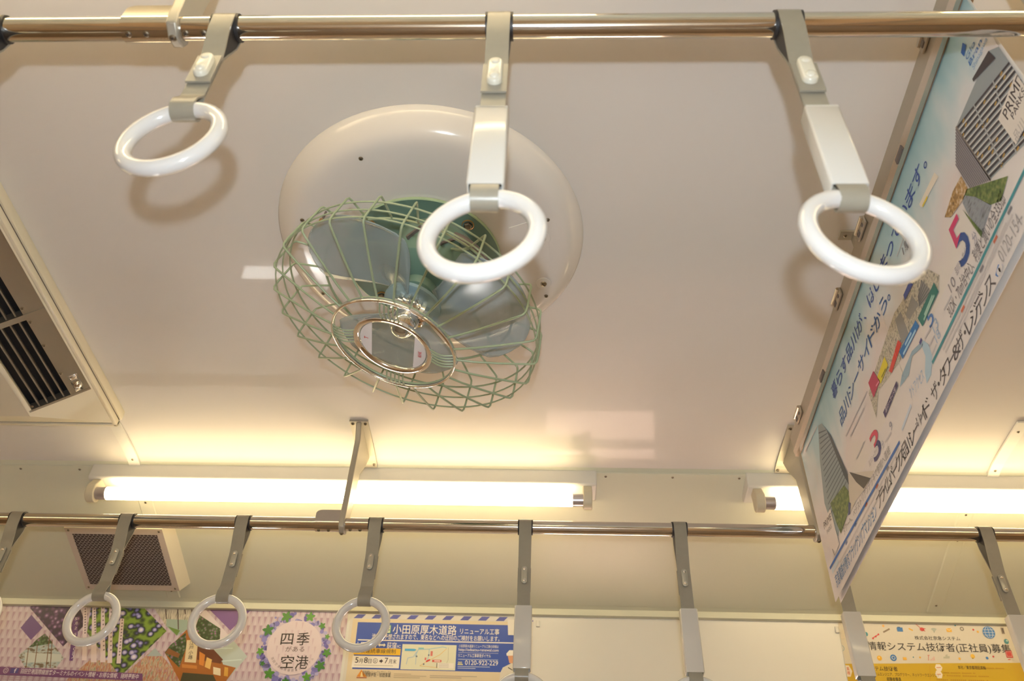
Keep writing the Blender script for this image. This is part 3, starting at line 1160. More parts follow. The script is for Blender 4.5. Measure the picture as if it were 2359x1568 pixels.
# ------------------------------------------------------------------ printed posters
def lin(h):
    c = [int(h[i:i + 2], 16) / 255 for i in (0, 2, 4)]
    return tuple(x / 12.92 if x <= .04045 else ((x + .055) / 1.055) ** 2.4 for x in c)


def pm(h):
    k = 'print_' + h
    if k not in M:
        M[k] = mat(k, lin(h), 0.38, noise=0.015, nscale=40)
    return k


def photo(name, stops, scale, kind='voronoi', stretch=(1, 1, 1), dist=0.0):
    """a printed photograph of flowers, trees or roofs as a procedural pattern"""
    mt = bpy.data.materials.new(name)
    mt.use_nodes = True
    nt = mt.node_tree
    b = nt.nodes['Principled BSDF']
    b.inputs['Roughness'].default_value = .38
    tc = nt.nodes.new('ShaderNodeTexCoord')
    mp = nt.nodes.new('ShaderNodeMapping')
    mp.inputs['Scale'].default_value = stretch
    nt.links.new(tc.outputs['Object'], mp.inputs['Vector'])
    no = nt.nodes.new('ShaderNodeTexNoise')
    no.inputs['Scale'].default_value = scale * (.5 if kind == 'voronoi' else 1)
    no.inputs['Detail'].default_value = 5
    nt.links.new(mp.outputs[0], no.inputs['Vector'])
    ramp = nt.nodes.new('ShaderNodeValToRGB')
    el = ramp.color_ramp.elements
    while len(el) < len(stops):
        el.new(.5)
    for e, (p, h) in zip(el, stops):
        e.position = p
        e.color = (*lin(h), 1)
    if kind == 'voronoi':
        vo = nt.nodes.new('ShaderNodeTexVoronoi')
        vo.inputs['Scale'].default_value = scale
        nt.links.new(mp.outputs[0], vo.inputs['Vector'])
        ad = nt.nodes.new('ShaderNodeMath')
        ad.operation = 'MULTIPLY_ADD'
        nt.links.new(no.outputs['Fac'], ad.inputs[0])
        ad.inputs[1].default_value = .7
        nt.links.new(vo.outputs['Distance'], ad.inputs[2])
        sb = nt.nodes.new('ShaderNodeMath')
        sb.operation = 'SUBTRACT'
        nt.links.new(ad.outputs[0], sb.inputs[0])
        sb.inputs[1].default_value = .2
        nt.links.new(sb.outputs[0], ramp.inputs[0])
    else:
        nt.links.new(no.outputs['Fac'], ramp.inputs[0])
    nt.links.new(ramp.outputs[0], b.inputs['Base Color'])
    M[name] = mt
    return name


_glyphs = {}


def glyphs(body, bold):
    k = (body, bold)
    if k not in _glyphs:
        cu = bpy.data.curves.new('lettering', 'FONT')
        cu.body = body
        cu.resolution_u = 3
        cu.offset = bold
        o = bpy.data.objects.new('lettering', cu)
        COL.objects.link(o)
        bpy.context.view_layer.update()
        ev = o.evaluated_get(bpy.context.evaluated_depsgraph_get())
        me = ev.to_mesh()
        vs = [tuple(v.co) for v in me.vertices]
        fs = [tuple(p.vertices) for p in me.polygons]
        ev.to_mesh_clear()
        bpy.data.objects.remove(o)
        bpy.data.curves.remove(cu)
        xs = [v[0] for v in vs] or [0, 1]
        _glyphs[k] = (vs, fs, min(xs), max(xs))
    return _glyphs[k]


class Art:
    """flat printed shapes on a sheet; frame maps (u right, v down, lift) to the room"""

    def __init__(self, frame, u0=-9, u1=9, v1=9):
        self.mb, self.frame, self.u0, self.u1, self.v1 = MB(), frame, u0, u1, v1

    def clip(self, pts):
        for ax, lim, sg in ((0, self.u0, 1), (0, self.u1, -1), (1, self.v1, -1), (1, .0004, 1)):
            out = []
            for i in range(len(pts)):
                a, b = pts[i - 1], pts[i]
                ia, ib = (a[ax] - lim) * sg >= 0, (b[ax] - lim) * sg >= 0
                if ia != ib:
                    t = (lim - a[ax]) / (b[ax] - a[ax])
                    out.append((a[0] + (b[0] - a[0]) * t, a[1] + (b[1] - a[1]) * t))
                if ib:
                    out.append(b)
            pts = out
            if len(pts) < 3:
                return []
        return pts

    def poly(self, pts, m, lift=1):
        pts = self.clip([tuple(p) for p in pts])
        if len(pts) < 3:
            return
        self.mb.add([self.frame(u, v, .00025 * lift) for u, v in pts], [tuple(range(len(pts)))], m if m in M else pm(m))

    def rect(self, p, q, m, lift=1):
        (a, b), (c, d) = p, q
        self.poly([(a, b), (c, b), (c, d), (a, d)], m, lift)

    def bar(self, p, q, th, m, lift=2):
        d = V((q[0] - p[0], q[1] - p[1]))
        n = V((-d.y, d.x)).normalized() * th / 2
        self.poly([(p[0] + n.x, p[1] + n.y), (q[0] + n.x, q[1] + n.y), (q[0] - n.x, q[1] - n.y), (p[0] - n.x, p[1] - n.y)], m, lift)

    def disc(self, c, r, m, lift=2, n=24, ry=None, r0=0.0):
        ry = ry or r
        if r0:
            for k in range(n):
                a, b = 2 * math.pi * k / n, 2 * math.pi * (k + 1) / n
                f = r0 / r
                self.poly([(c[0] + r * math.cos(a), c[1] + ry * math.sin(a)), (c[0] + r * math.cos(b), c[1] + ry * math.sin(b)),
                           (c[0] + f * r * math.cos(b), c[1] + f * ry * math.sin(b)), (c[0] + f * r * math.cos(a), c[1] + f * ry * math.sin(a))], m, lift)
            return
        self.poly([(c[0] + r * math.cos(2 * math.pi * k / n), c[1] + ry * math.sin(2 * math.pi * k / n)) for k in range(n)], m, lift)

    def text(self, body, p, q, h, m, bold=0.0, lift=3, m2=None):
        """lettering from baseline start p to baseline end q, letter height h"""
        vs, fs, x0, x1 = glyphs(body, min(bold, .005))
        if not vs:
            return
        d = V((q[0] - p[0], q[1] - p[1]))
        w = d.length
        d = d / w
        up = V((d.y, -d.x))
        sx = w / max(1e-6, x1 - x0)
        sy = h / .72
        P = []
        for x, y, _ in vs:
            a, b = (x - x0) * sx, y * sy
            P.append((p[0] + d.x * a + up.x * b, p[1] + d.y * a + up.y * b))
        ok = lambda f: all(self.u0 <= P[i][0] <= self.u1 and .0004 <= P[i][1] <= self.v1 for i in f)
        fr = [self.frame(u, v, .00025 * lift) for u, v in P]
        g1 = [f for f in fs if ok(f)]
        if m2:
            ym = .36
            hi = [f for f in g1 if sum(vs[i][1] for i in f) / len(f) > ym]
            g1 = [f for f in g1 if f not in hi]
            self.mb.add(fr, hi, m2 if m2 in M else pm(m2))
        if g1:
            self.mb.add(fr, g1, m if m in M else pm(m))

    def spaced(self, body, p, q, w, h, m, bold=0.0, lift=3, m2=None):
        """characters one by one, their centres spread evenly from p to q (baseline)"""
        n = len(body)
        for i, ch in enumerate(body):
            if ch == ' ':
                continue
            f = i / max(1, n - 1)
            c = (p[0] + (q[0] - p[0]) * f, p[1] + (q[1] - p[1]) * f)
            k = {'、': .30, '。': .34, '・': .25, 'ー': .85, '（': .35, '）': .35}.get(ch, 1.0)
            if ch in '、。':
                c = (c[0] - w * .25, c[1])
            self.text(ch, (c[0] - w * k / 2, c[1]), (c[0] + w * k / 2, c[1]), h, m, bold, lift, m2)

    def build(self, name, parent=None):
        return self.mb.build(name, parent, smooth=0, recalc=False)


def wall_frame(base):
    return lambda u, v, l: wall_pt(u, v, base + l)


rng = random.Random(7)
photo('photo_wisteria', [(0.0, 'd6c4dc'), (.26, 'a98ab4'), (.46, '64406f'), (.75, '35203f')], 75)
photo('photo_iris', [(0.12, 'f2eef6'), (.34, 'c9c4e4'), (.48, '7672b8'), (.56, '30364a'), (.66, '33452a'), (.9, '7f9e3c')], 48, 'voronoi', (1, 1, 1.2))
photo('photo_harbour', [(0.2, '6f8fa6'), (.5, 'b9c6c6'), (.6, '7c6a55'), (.8, '42525a')], 60, 'noise', (1, 1, 2))
photo('photo_branches', [(.3, '6d6a60'), (.45, 'bdb6a4'), (.6, 'd9d2c2'), (.75, '5f6f4a')], 90, 'noise', (3, 1, .4))
photo('photo_orange_streamers', [(.3, '7a8a6a'), (.45, 'c9b9a6'), (.55, 'b8744a'), (.7, 'a698b8')], 110, 'noise', (3, 1, .5))
photo('photo_blossom', [(0.0, 'd98ab0'), (.3, '9a5f9a'), (.5, '5c7a4c'), (.75, '3c4a2c')], 120)
photo('photo_aerial', [(.3, '6d6d66'), (.45, 'a9a294'), (.55, 'c9c2b2'), (.7, '77805f')], 160, 'noise')
photo('photo_trees', [(.3, '2f4020'), (.5, '5a7034'), (.7, '8a8f55')], 150, 'noise')
photo('photo_autumn', [(.3, 'd8c8b8'), (.5, 'b08a4e'), (.7, '6a5030')], 170, 'noise')
photo('photo_promenade', [(.3, '6f7682'), (.5, '8f949c'), (.7, '5c5f62')], 60, 'noise', (1, 1, 3))

# --- pink flower poster of the airport
a = Art(wall_frame(.0014), -1.5640, -.5580, .30)
a.rect((-1.5640, .0004), (-.5580, .30), 'c9bac6', 0)
ROW, PIT = .0245, .0178
for j in range(13):
    for i in range(58):
        u, v = -1.566 + PIT * (i + .5 * (j % 2)), ROW * j
        a.poly([(u - .0042, v + .002), (u + .0042, v + .002), (u, v + ROW * .95)], 'b297ac', 1)
        a.poly([(u + PIT / 2 - .0035, v + ROW), (u + PIT / 2 + .0035, v + ROW), (u + PIT / 2, v + ROW * .1)], 'd2c6d0', 1)
a.poly([(-1.4687,0.0338), (-1.4240,0.0692), (-1.4467,0.1029), (-1.4879,0.0704)], '6a4a86', 2)
a.poly([(-1.4705,-0.0123), (-1.3500,-0.0135), (-1.3039,0.0563), (-1.3494,0.1185), (-1.4798,0.0143)], 'photo_wisteria', 2)
a.poly([(-1.4116,0.0840), (-1.3374,0.1493), (-1.3512,0.1751), (-1.4381,0.1769), (-1.4685,0.1458)], 'photo_harbour', 2)
a.poly([(-1.4116,0.0840), (-1.3806,0.1107), (-1.4455,0.1225), (-1.4304,0.1012)], 'photo_blossom', 3)
a.poly([(-1.4516,0.1372), (-1.3472,0.1392), (-1.3411,0.1586), (-1.4448,0.1638)], 'c9d0cc', 3)
for p, q in (((-1.4459,0.1246), (-1.4356,0.1779)), ((-1.4234,0.1158), (-1.4117,0.1774)), ((-1.3962,0.0900), (-1.3791,0.1767)), ((-1.3855,0.1024), (-1.3671,0.1764))):
    a.bar(p, q, .0022, '7a5236', 4)
a.poly([(-1.3044,-0.0056), (-1.1665,-0.0066), (-1.0660,0.0707), (-1.1657,0.1954), (-1.2925,0.0795)], 'photo_iris', 2)
for k in range(5):
    x = (1110, 1225, 1340, 1440, 1585)[k]
    dx = (-20, -10, 0, -10, -45)[k]
    a.poly([[(-1.3284,-0.0062), (-1.3183,-0.0064), (-1.2712,0.1540), (-1.2843,0.1543)], [(-1.3018,-0.0045), (-1.2917,-0.0047), (-1.2415,0.1585), (-1.2578,0.1589)], [(-1.2759,-0.0028), (-1.2658,-0.0030), (-1.2165,0.1580), (-1.2317,0.1583)], [(-1.2516,-0.0033), (-1.2414,-0.0035), (-1.1975,0.1596), (-1.2105,0.1599)], [(-1.2080,0.0394), (-1.1969,0.0392), (-1.1733,0.1602), (-1.1852,0.1604)]][k], 'e6d8de', 3)
for p, q in (((-1.3208,0.0003), (-1.2955,0.0880)), ((-1.2951,-0.0002), (-1.2657,0.0874)), ((-1.2701,-0.0007), (-1.2270,0.1367)), ((-1.2453,-0.0012), (-1.2074,0.1363)), ((-1.2006,0.0435), (-1.1810,0.1460))):
    n_ = 12
    for i in range(n_):
        f = i / n_
        c = (p[0] + (q[0] - p[0]) * f, p[1] + (q[1] - p[1]) * f)
        a.disc(c, .0024, '7a6a74', 4, 6)
a.poly([(-1.3455,0.0377), (-1.3321,0.0375), (-1.3178,0.0842), (-1.3101,0.1559), (-1.3199,0.1561)], '6a4486', 3)
for i, ch in enumerate('5月25日（金）'):
    pt = [(-1.3351,0.0462), (-1.3311,0.0590), (-1.3283,0.0717), (-1.3243,0.0886), (-1.3177,0.1136), (-1.3150,0.1281), (-1.3144,0.1385), (-1.3134,0.1488)][i]
    a.text(ch, (pt[0] - .0035, pt[1]), (pt[0] + .0035, pt[1]), .0075, 'e6dce6', .01, 4)
a.poly([(-1.2636,0.1539), (-1.2114,0.1528), (-1.1481,0.2080), (-1.3178,0.2117)], 'photo_orange_streamers', 2)
a.poly([(-1.0874,0.1173), (-0.9813,0.2044), (-1.1610,0.2083), (-1.1408,0.1717)], 'photo_orange_streamers', 2)
a.poly([(-1.0874,0.1173), (-1.0623,0.1384), (-1.1058,0.1393)], 'a9b8bc', 3)
a.poly([(-1.5197,0.1756), (-1.1047,0.1851), (-1.0997,0.2040), (-1.5122,0.1967)], '7c4f80', 4)
a.text('羽田空港国際線旅客ターミナルのイベント情報・お得な情報、随時更新中', (-1.4485,0.1913), (-1.1138,0.1993), .0105, 'efe6ee', .012, 5)
a.disc((-1.4894,0.1855), .0072, 'e6d6e2', 5, 4 * 6, None, .0060)
a.disc((-1.4894,0.1855), .0036, 'e6d6e2', 5, 18, None, .0026)
a.rect((-1.4769,0.1788), (-1.4537,0.1921), '5a5090', 5)
a.text('f', (-1.4660,0.1911), (-1.4591,0.1910), .012, 'efe6ee', .03, 6)
for k in range(2):
    a.bar([(-1.5080,0.2021), (-1.5060,0.2077)][k], [(-1.3486,0.2033), (-1.3037,0.2084)][k], .0012, 'b08fa4', 3)
# trees by the water, shop front, purple triangle
a.poly([(-1.1305,-0.0039), (-0.9770,-0.0034), (-1.0061,0.0637), (-1.0339,0.0831), (-1.0701,0.0583)], 'photo_branches', 2)
a.poly([(-1.0751,0.0382), (-1.0141,0.0393), (-1.0061,0.0637), (-1.0339,0.0831), (-1.0701,0.0583)], '9fb3a8', 3)
a.poly([(-1.0655,0.0582), (-1.0281,0.0686), (-1.0339,0.0831)], '6f8f45', 4)
for x in (15, 170, 250, 330):
    a.bar([(-1.0879,-0.0036), (-1.0526,-0.0042), (-1.0325,-0.0039), (-1.0101,-0.0039)][(15, 170, 250, 330).index(x)], [(-1.0751,0.0382), (-1.0333,0.0664), (-1.0236,0.0237), (-1.0051,0.0278)][(15, 170, 250, 330).index(x)], .003, '5c4a44', 4)
a.poly([(-0.9664,0.0021), (-0.8336,0.0037), (-0.8852,0.0657)], '7e5a98', 3)
a.poly([(-0.9684,0.0090), (-0.8232,0.1342), (-0.8704,0.2018), (-0.9956,0.2045), (-1.0573,0.1283)], 'b9c8c8', 2)
a.poly([(-0.9684,0.0090), (-0.8843,0.0811), (-0.9185,0.1146), (-0.9806,0.0632), (-0.9945,0.0434)], 'e0d6dc', 3)
a.poly([(-0.9823,0.0251), (-0.9137,0.0618), (-0.9095,0.0926), (-0.9553,0.0936), (-0.9864,0.0633)], 'photo_blossom', 4)
a.poly([(-1.0102,0.0660), (-0.9735,0.0741), (-0.8939,0.1442), (-0.8866,0.1569), (-0.8489,0.1646), (-0.8704,0.2018), (-0.9956,0.2045), (-1.0573,0.1283)], 'a8672c', 3)
a.poly([(-1.0571,0.1294), (-1.0461,0.1085), (-1.0104,0.0749), (-0.9993,0.1119), (-1.0066,0.1679)], 'photo_blossom', 4)
a.poly([(-1.0557,0.1304), (-1.0486,0.1173), (-1.0130,0.1317), (-1.0150,0.1425)], '8a5a30', 5)
a.poly([(-0.9748,0.0786), (-0.9563,0.0892), (-0.8893,0.1442), (-0.8939,0.1549), (-0.9618,0.1457)], '6a3a22', 4)
a.poly([(-0.9599,0.1241), (-0.9420,0.1324), (-0.9399,0.1623), (-0.9532,0.1583)], 'd88a3a', 5)
a.poly([(-0.9360,0.1387), (-0.9199,0.1448), (-0.9200,0.1703), (-0.9360,0.1643)], 'e8c070', 5)
a.poly([(-0.9123,0.1638), (-0.8912,0.1676), (-0.8871,0.1865), (-0.9082,0.1827)], 'efe2c0', 5)
a.poly([(-0.8808,0.1631), (-0.8702,0.1650), (-0.8665,0.1881), (-0.8782,0.1863)], 'd8a648', 5)
a.poly([(-1.0023,0.0945), (-0.9702,0.0939), (-0.9632,0.1542), (-0.9954,0.1528)], 'e3d4ae', 5)
for i, ch in enumerate('江戸小路'):
    pt = [(-0.9869,0.1062), (-0.9852,0.1186), (-0.9832,0.1321), (-0.9815,0.1444)][i]
    a.text(ch, (pt[0] - .0062, pt[1]), (pt[0] + .0062, pt[1]), .0085, '40302a', .012, 6)
a.poly([(-1.0009,0.1582), (-0.9582,0.1616), (-0.9562,0.1700), (-0.9987,0.1677)], 'c8843c', 6)
a.poly([(-0.9934,0.1803), (-0.9078,0.1848), (-0.8950,0.2023), (-0.9956,0.2045)], '4a4630', 5)
for p, q in (((-0.8930,0.1485), (-0.8373,0.1431)), ((-0.9139,0.1145), (-0.8684,0.1136))):
    a.bar(p, q, .003, 'cfe0e0', 4)
# wreath with the title
cw = (-0.6961,0.1079)
a.disc(cw, .089, 'cfc2d4', 2, 40, .084)
for k in range(150):
    ang = rng.random() * 2 * math.pi
    rr_ = .088 + rng.gauss(0, .0075)
    c = (cw[0] + rr_ * math.cos(ang), cw[1] + rr_ * .95 * math.sin(ang))
    a.disc(c, rng.uniform(.003, .0085), rng.choice(['7c78c0', '9a96d0', '6a60b0', 'b3aedb', '8c88cc']), 3 + k % 3, 7)
for k, ang in enumerate((-112, -70, -150, -42, 172, 150, 128, 60, 32, 8, -20, 96)):
    c = (cw[0] + .094 * math.cos(R(ang)), cw[1] + .089 * math.sin(R(ang)))
    rr_ = (.013, .011, .013, .008, .009, .006, .012, .010, .012, .010, .006, .008)[k]
    pts = [(c[0] + rr_ * (1 + .35 * math.cos(5 * t)) * math.cos(t + k), c[1] + rr_ * (1 + .35 * math.cos(5 * t)) * math.sin(t + k)) for t in [2 * math.pi * i / 20 for i in range(20)]]
    a.poly(pts, ['4f8a35', '5f9a3c', '3f7a35'][k % 3], 7)
a.disc(cw, .0765, 'dccfd8', 8, 40, .0725)
for j in range(7):
    for i in range(9):
        u, v = cw[0] - .075 + .0178 * (i + .5 * (j % 2)), cw[1] - .068 + .0215 * j
        if math.hypot(u - cw[0], v + .01 - cw[1]) < .060:
            a.poly([(u - .003, v), (u + .003, v), (u, v + .02)], 'd2bfcc', 9)
a.text('四', (-0.7367,0.0996), (-0.7021,0.0989), .0265, '261c1c', .006, 10)
a.text('季', (-0.6924,0.0996), (-0.6561,0.0988), .0270, '261c1c', .006, 10)
a.text('がある', (-0.7192,0.1192), (-0.6667,0.1181), .0115, '5a4a4a', 0, 10)
a.text('空', (-0.7265,0.1614), (-0.6907,0.1606), .0270, '261c1c', .006, 10)
a.text('港', (-0.6860,0.1618), (-0.6501,0.1610), .0275, '261c1c', .003, 10)
for i, ch in enumerate('羽田空港国際線旅客ターミナル'):
    t = R(150 - 120 * i / 13)
    c = (cw[0] + .067 * math.cos(t), cw[1] + .0635 * math.sin(t))
    d = (math.sin(t) * .0032, -math.cos(t) * .0032)
    a.text(ch, (c[0] - d[0], c[1] - d[1]), (c[0] + d[0], c[1] + d[1]), .0058, '8a7a84', 0, 10)
tag(a.build('wall_poster'), 'pink flower poster with diamond photos and a purple wreath title', 'poster', 'posters along the wall')

# --- teal poster cut by the left edge
a = Art(wall_frame(.0014), -2.09, -1.5665, .30)
a.rect((-2.09, .0004), (-1.5665, .30), '1f8fa6', 0)
a.disc((-1.585, .095), .020, 'f0a028', 2)
a.disc((-1.578, .105), .006, 'c83a2a', 3)
a.disc((-1.592, .145), .026, 'e27a8c', 3)
a.disc((-1.590, .195), .030, 'cf2f2a', 4)
a.rect((-2.09, .225), (-1.5665, .30), 'd9b06a', 2)
tag(a.build('wall_poster'), 'narrow sliver of a teal and red poster at the left edge', 'poster', 'posters along the wall')

# --- blue road works poster
a = Art(wall_frame(.0014), -.5500, -.0335, .30)
a.rect((-.5500, .0004), (-.0335, .30), 'd8d4cc', 0)
a.rect((-0.5417,0.0265), (-.0480, .30), 'dccdae', 1)
t0, t1 = (-0.5421,0.0138)[1], (-0.5407,0.0248)[1]
for k in range(11):
    u = -.5405 + .0502 * k
    a.poly([(u + .011, t0), (u + .034, t0), (u + .023, t1), (u, t1)], '4a52a8', 2)
b0, b1 = (-0.5270,0.0357), (-0.0996,0.1617)
a.rect((b0[0], b0[1]), (-.052, (-0.5113,0.1608)[1]), '2a4fae', 2)
vb = (-0.5149,0.0837)[1]
a.bar((b0[0] + .006, vb), (-.058, vb), .0030, 'efeae2', 3)
u_, v_ = (-0.3345,0.0675)
v1_ = (-0.4173,0.0654)[1]
a.rect(((-0.4616,-0.0173)[0], v1_ - .0235), ((-0.4317,-0.0179)[0], v1_ - .001), '3a9a5a', 3)
a.rect(((-0.4601,-0.0173)[0], v1_ - .0222), ((-0.4332,-0.0178)[0], v1_ - .0022), 'e6ece0', 4)
a.text('E85', ((-0.4579,-0.0174)[0], v1_ - .0065), ((-0.4347,-0.0178)[0], v1_ - .0065), .0115, '2f8f52', .02, 5)
a.text('小田原厚木道路', ((-0.4262,-0.0180)[0], v1_ - .002), ((-0.2468,-0.0214)[0], v1_ - .002), .0200, 'f4f0e6', .016, 4)
a.text('リニューアル工事', ((-0.2369,-0.0216)[0], v1_ - .004), ((-0.1274,-0.0237)[0], v1_ - .004), .0125, 'f4f0e6', .018, 4)
v2_ = (-0.4437,0.0793)[1]
a.text('渋滞が予想されますので、東名などへの迂回のご検討をお願いします。', ((-0.4827,-0.0169)[0], v2_), ((-0.1262,-0.0237)[0], v2_), .0112, 'f4f0e6', .012, 4)
v3_ = (-0.5124,0.1034)[1]
a.text('小田原西', ((-0.5273,-0.0160)[0], v3_), ((-0.4678,-0.0172)[0], v3_), .0125, 'f4f0e6', .012, 4)
a.poly([((-0.4624,-0.0173)[0], v3_ - .007), ((-0.4579,-0.0174)[0], v3_ - .012), ((-0.4579,-0.0174)[0], v3_ - .009), ((-0.4468,-0.0176)[0], v3_ - .009), ((-0.4468,-0.0176)[0], v3_ - .012), ((-0.4418,-0.0177)[0], v3_ - .007),
        ((-0.4468,-0.0176)[0], v3_ - .002), ((-0.4468,-0.0176)[0], v3_ - .005), ((-0.4579,-0.0174)[0], v3_ - .005), ((-0.4579,-0.0174)[0], v3_ - .002)], 'f4f0e6', 4)
a.text('荻窪', ((-0.4381,-0.0177)[0], v3_), ((-0.4109,-0.0183)[0], v3_), .0125, 'f4f0e6', .012, 4)
a.text('IC', ((-0.4089,-0.0183)[0], v3_ - .001), ((-0.3995,-0.0185)[0], v3_ - .001), .0070, 'f4f0e6', .012, 4)
y0_, y1_ = (-0.5147,0.1051)[1], (-0.5124,0.1229)[1]
a.rect(((-0.5285,-0.0160)[0], y0_), ((-0.3985,-0.0185)[0], y1_), 'e9b91c', 3)
a.text('昼夜連続車線規制', ((-0.5243,-0.0161)[0], y1_ - .0052), ((-0.4121,-0.0182)[0], y1_ - .0052), .0092, '3a3020', .022, 4)
y2_, y3_ = (-0.5120,0.1261)[1], (-0.5082,0.1569)[1]
a.rect(((-0.5298,-0.0160)[0], y2_), ((-0.3990,-0.0185)[0], y3_), 'efebe4', 3)
vt = y3_ - .0125
a.text('5', ((-0.5218,-0.0161)[0], vt), ((-0.5124,-0.0163)[0], vt), .0150, '2c2430', .01, 4)
a.text('月', ((-0.5114,-0.0163)[0], vt), ((-0.5010,-0.0165)[0], vt), .0095, '2c2430', .01, 4)
a.text('8', ((-0.4971,-0.0166)[0], vt), ((-0.4871,-0.0168)[0], vt), .0150, '2c2430', .01, 4)
a.text('日', ((-0.4852,-0.0168)[0], vt), ((-0.4765,-0.0170)[0], vt), .0095, '2c2430', .01, 4)
a.disc(((-0.4658,-0.0172)[0], vt - .0058), .0066, '2c2430', 4, 24, None, .0056)
a.text('火', ((-0.4703,-0.0171)[0], vt - .0015), ((-0.4614,-0.0173)[0], vt - .0015), .0076, '2c2430', .01, 4)
a.poly([((-0.4542,-0.0174)[0], vt - .0082), ((-0.4500,-0.0175)[0], vt - .0082), ((-0.4500,-0.0175)[0], vt - .0115), ((-0.4443,-0.0176)[0], vt - .0055), ((-0.4500,-0.0175)[0], vt + .0005), ((-0.4500,-0.0175)[0], vt - .0028), ((-0.4542,-0.0174)[0], vt - .0028)], '2c2430', 4)
a.text('7', ((-0.4399,-0.0177)[0], vt), ((-0.4307,-0.0179)[0], vt), .0150, '2c2430', .01, 4)
a.text('月末', ((-0.4287,-0.0179)[0], vt), ((-0.4072,-0.0183)[0], vt), .0095, '2c2430', .01, 4)
a.bar(((-0.5236,-0.0161)[0], y3_ - .0062), ((-0.4159,-0.0182)[0], y3_ - .0062), .0012, 'a8a49c', 4)
# route map
m0, m1 = (-0.3843,0.0927)[1], (-0.3780,0.1591)[1]
a.rect(((-0.3948,-0.0186)[0], m0), ((-0.2443,-0.0214)[0], m1), 'dfe0c8', 3)


def mp_(fx, fy):
    return ((-0.3948,-0.0186)[0] + ((-0.2443,-0.0214)[0] - (-0.3948,-0.0186)[0]) * fx, m0 + (m1 - m0) * fy)


for pts, c, th in (([(.25, .5), (.3, .2), (.5, .18), (.75, .08), (.82, .12)], '8fc0d8', .0016), ([(.5, .18), (.5, .45), (.48, .62)], '8fc0d8', .0014), ([(.35, .85), (.45, .7), (.7, .4), (.82, .15)], 'e0bf70', .0014),
                   ([(.1, .8), (.12, .55), (.22, .5), (.27, .3)], '9ab8d8', .0014), ([(.27, .35), (.27, .8)], '9ab8d8', .0012), ([(.85, .1), (.86, .6), (.8, .9)], 'b8b8a0', .0012), ([(.35, .85), (.65, .9), (.95, .85)], 'e0bf70', .0012), ([(.66, .72), (.66, .92)], '505050', .0016)):
    for i in range(len(pts) - 1):
        a.bar(mp_(*pts[i]), mp_(*pts[i + 1]), th, c, 4)
a.poly([mp_(.05, .18), mp_(.23, .18), mp_(.27, .22), mp_(.23, .27), mp_(.05, .27)], '4aa8d8', 5)
a.rect(mp_(.30, .13), mp_(.40, .18), '7fc0c8', 5)
a.bar(mp_(.46, .68), mp_(.53, .60), .0042, 'd83a34', 6)
a.rect(mp_(.57, .60), mp_(.74, .69), 'd85a50', 5)
a.rect(mp_(.61, .625), mp_(.72, .665), 'efe6dc', 6)
a.rect(mp_(.53, .26), mp_(.57, .45), 'd87a70', 5)
a.rect(mp_(.43, .52), mp_(.46, .62), 'd87a70', 5)
a.rect(mp_(.68, .72), mp_(.97, .93), 'ece8de', 5)
for f in (.76, .82, .88):
    a.bar(mp_(.70, f), mp_(.88, f), .0009, 'a8a8a0', 6)
for q in ((.28, .48), (.50, .42), (.42, .78)):
    a.disc(mp_(*q), .0022, '5a6a80', 6, 10)
# telephone block
vv = (-0.2309,0.0977)[1]
a.text('小田原厚木道路リニューアル工事の詳細は', ((-0.2381,-0.0216)[0], vv), ((-0.1279,-0.0237)[0], vv), .0062, 'e8e4e0', .02, 4)
vv = (-0.2304,0.1075)[1]
a.text('http://odaatsu-renewal.com', ((-0.2381,-0.0216)[0], vv), ((-0.1274,-0.0237)[0], vv), .0078, 'f4f0e6', .025, 4)
vv = (-0.2301,0.1121)[1]
a.bar(((-0.2381,-0.0216)[0], vv), ((-0.1279,-0.0237)[0], vv), .0009, 'c8ccd8', 4)
vv = (-0.2294,0.1233)[1]
a.text('リニューアル工事専用ダイヤル', ((-0.2381,-0.0216)[0], vv), ((-0.1483,-0.0233)[0], vv), .0075, 'f4f0e6', .025, 4)
vv = (-0.2290,0.1296)[1]
a.bar(((-0.2381,-0.0216)[0], vv), ((-0.1279,-0.0237)[0], vv), .0022, 'a8b4d4', 4)
vv = (-0.2282,0.1438)[1]
a.text('0120-922-229', ((-0.2184,-0.0219)[0], vv), ((-0.1279,-0.0237)[0], vv), .0125, 'f4f0e6', .018, 4)
for du in (0, .0058):
    a.disc(((-0.2352,-0.0216)[0] + du, vv - .0055), .0028, 'e0dc9a', 4, 16, None, .0014)
a.rect(((-0.2386,-0.0215)[0], vv - .0022), ((-0.2239,-0.0218)[0], vv + .0006), 'e0dc9a', 4)
for f in (728, 748):
    vv = [(-0.2279,0.1483)[1], (-0.2276,0.1528)[1]][0 if f == 728 else 1]
    a.bar(((-0.2381,-0.0216)[0], vv), ((-0.1496,-0.0232)[0] if f == 728 else (-0.1889,-0.0225)[0], vv), .0022, 'a8b4d4', 4)
# white notice corner and the road worker drawing
a.poly([(-0.1052,0.0203), (-0.0359,0.0225), (-0.0352,0.0636), (-0.1026,0.0626)], 'e6e2d8', 4)
a.poly([(-0.1059,0.1123), (-0.0978,0.1030), (-0.0775,0.1025), (-0.0677,0.1160), (-0.1045,0.1179)], 'eeece4', 5)
a.poly([(-0.1021,0.1167), (-0.0771,0.1174), (-0.0766,0.1389), (-0.0968,0.1370)], 'd9a07a', 4)
a.poly([(-0.1208,0.1622), (-0.1142,0.1486), (-0.0909,0.1369), (-0.0671,0.1387), (-0.0520,0.1829), (-0.1223,0.1844)], 'ddd8ca', 4)
a.bar((-0.1000,0.1483), (-0.0880,0.1548), .0022, '4a4438', 5)
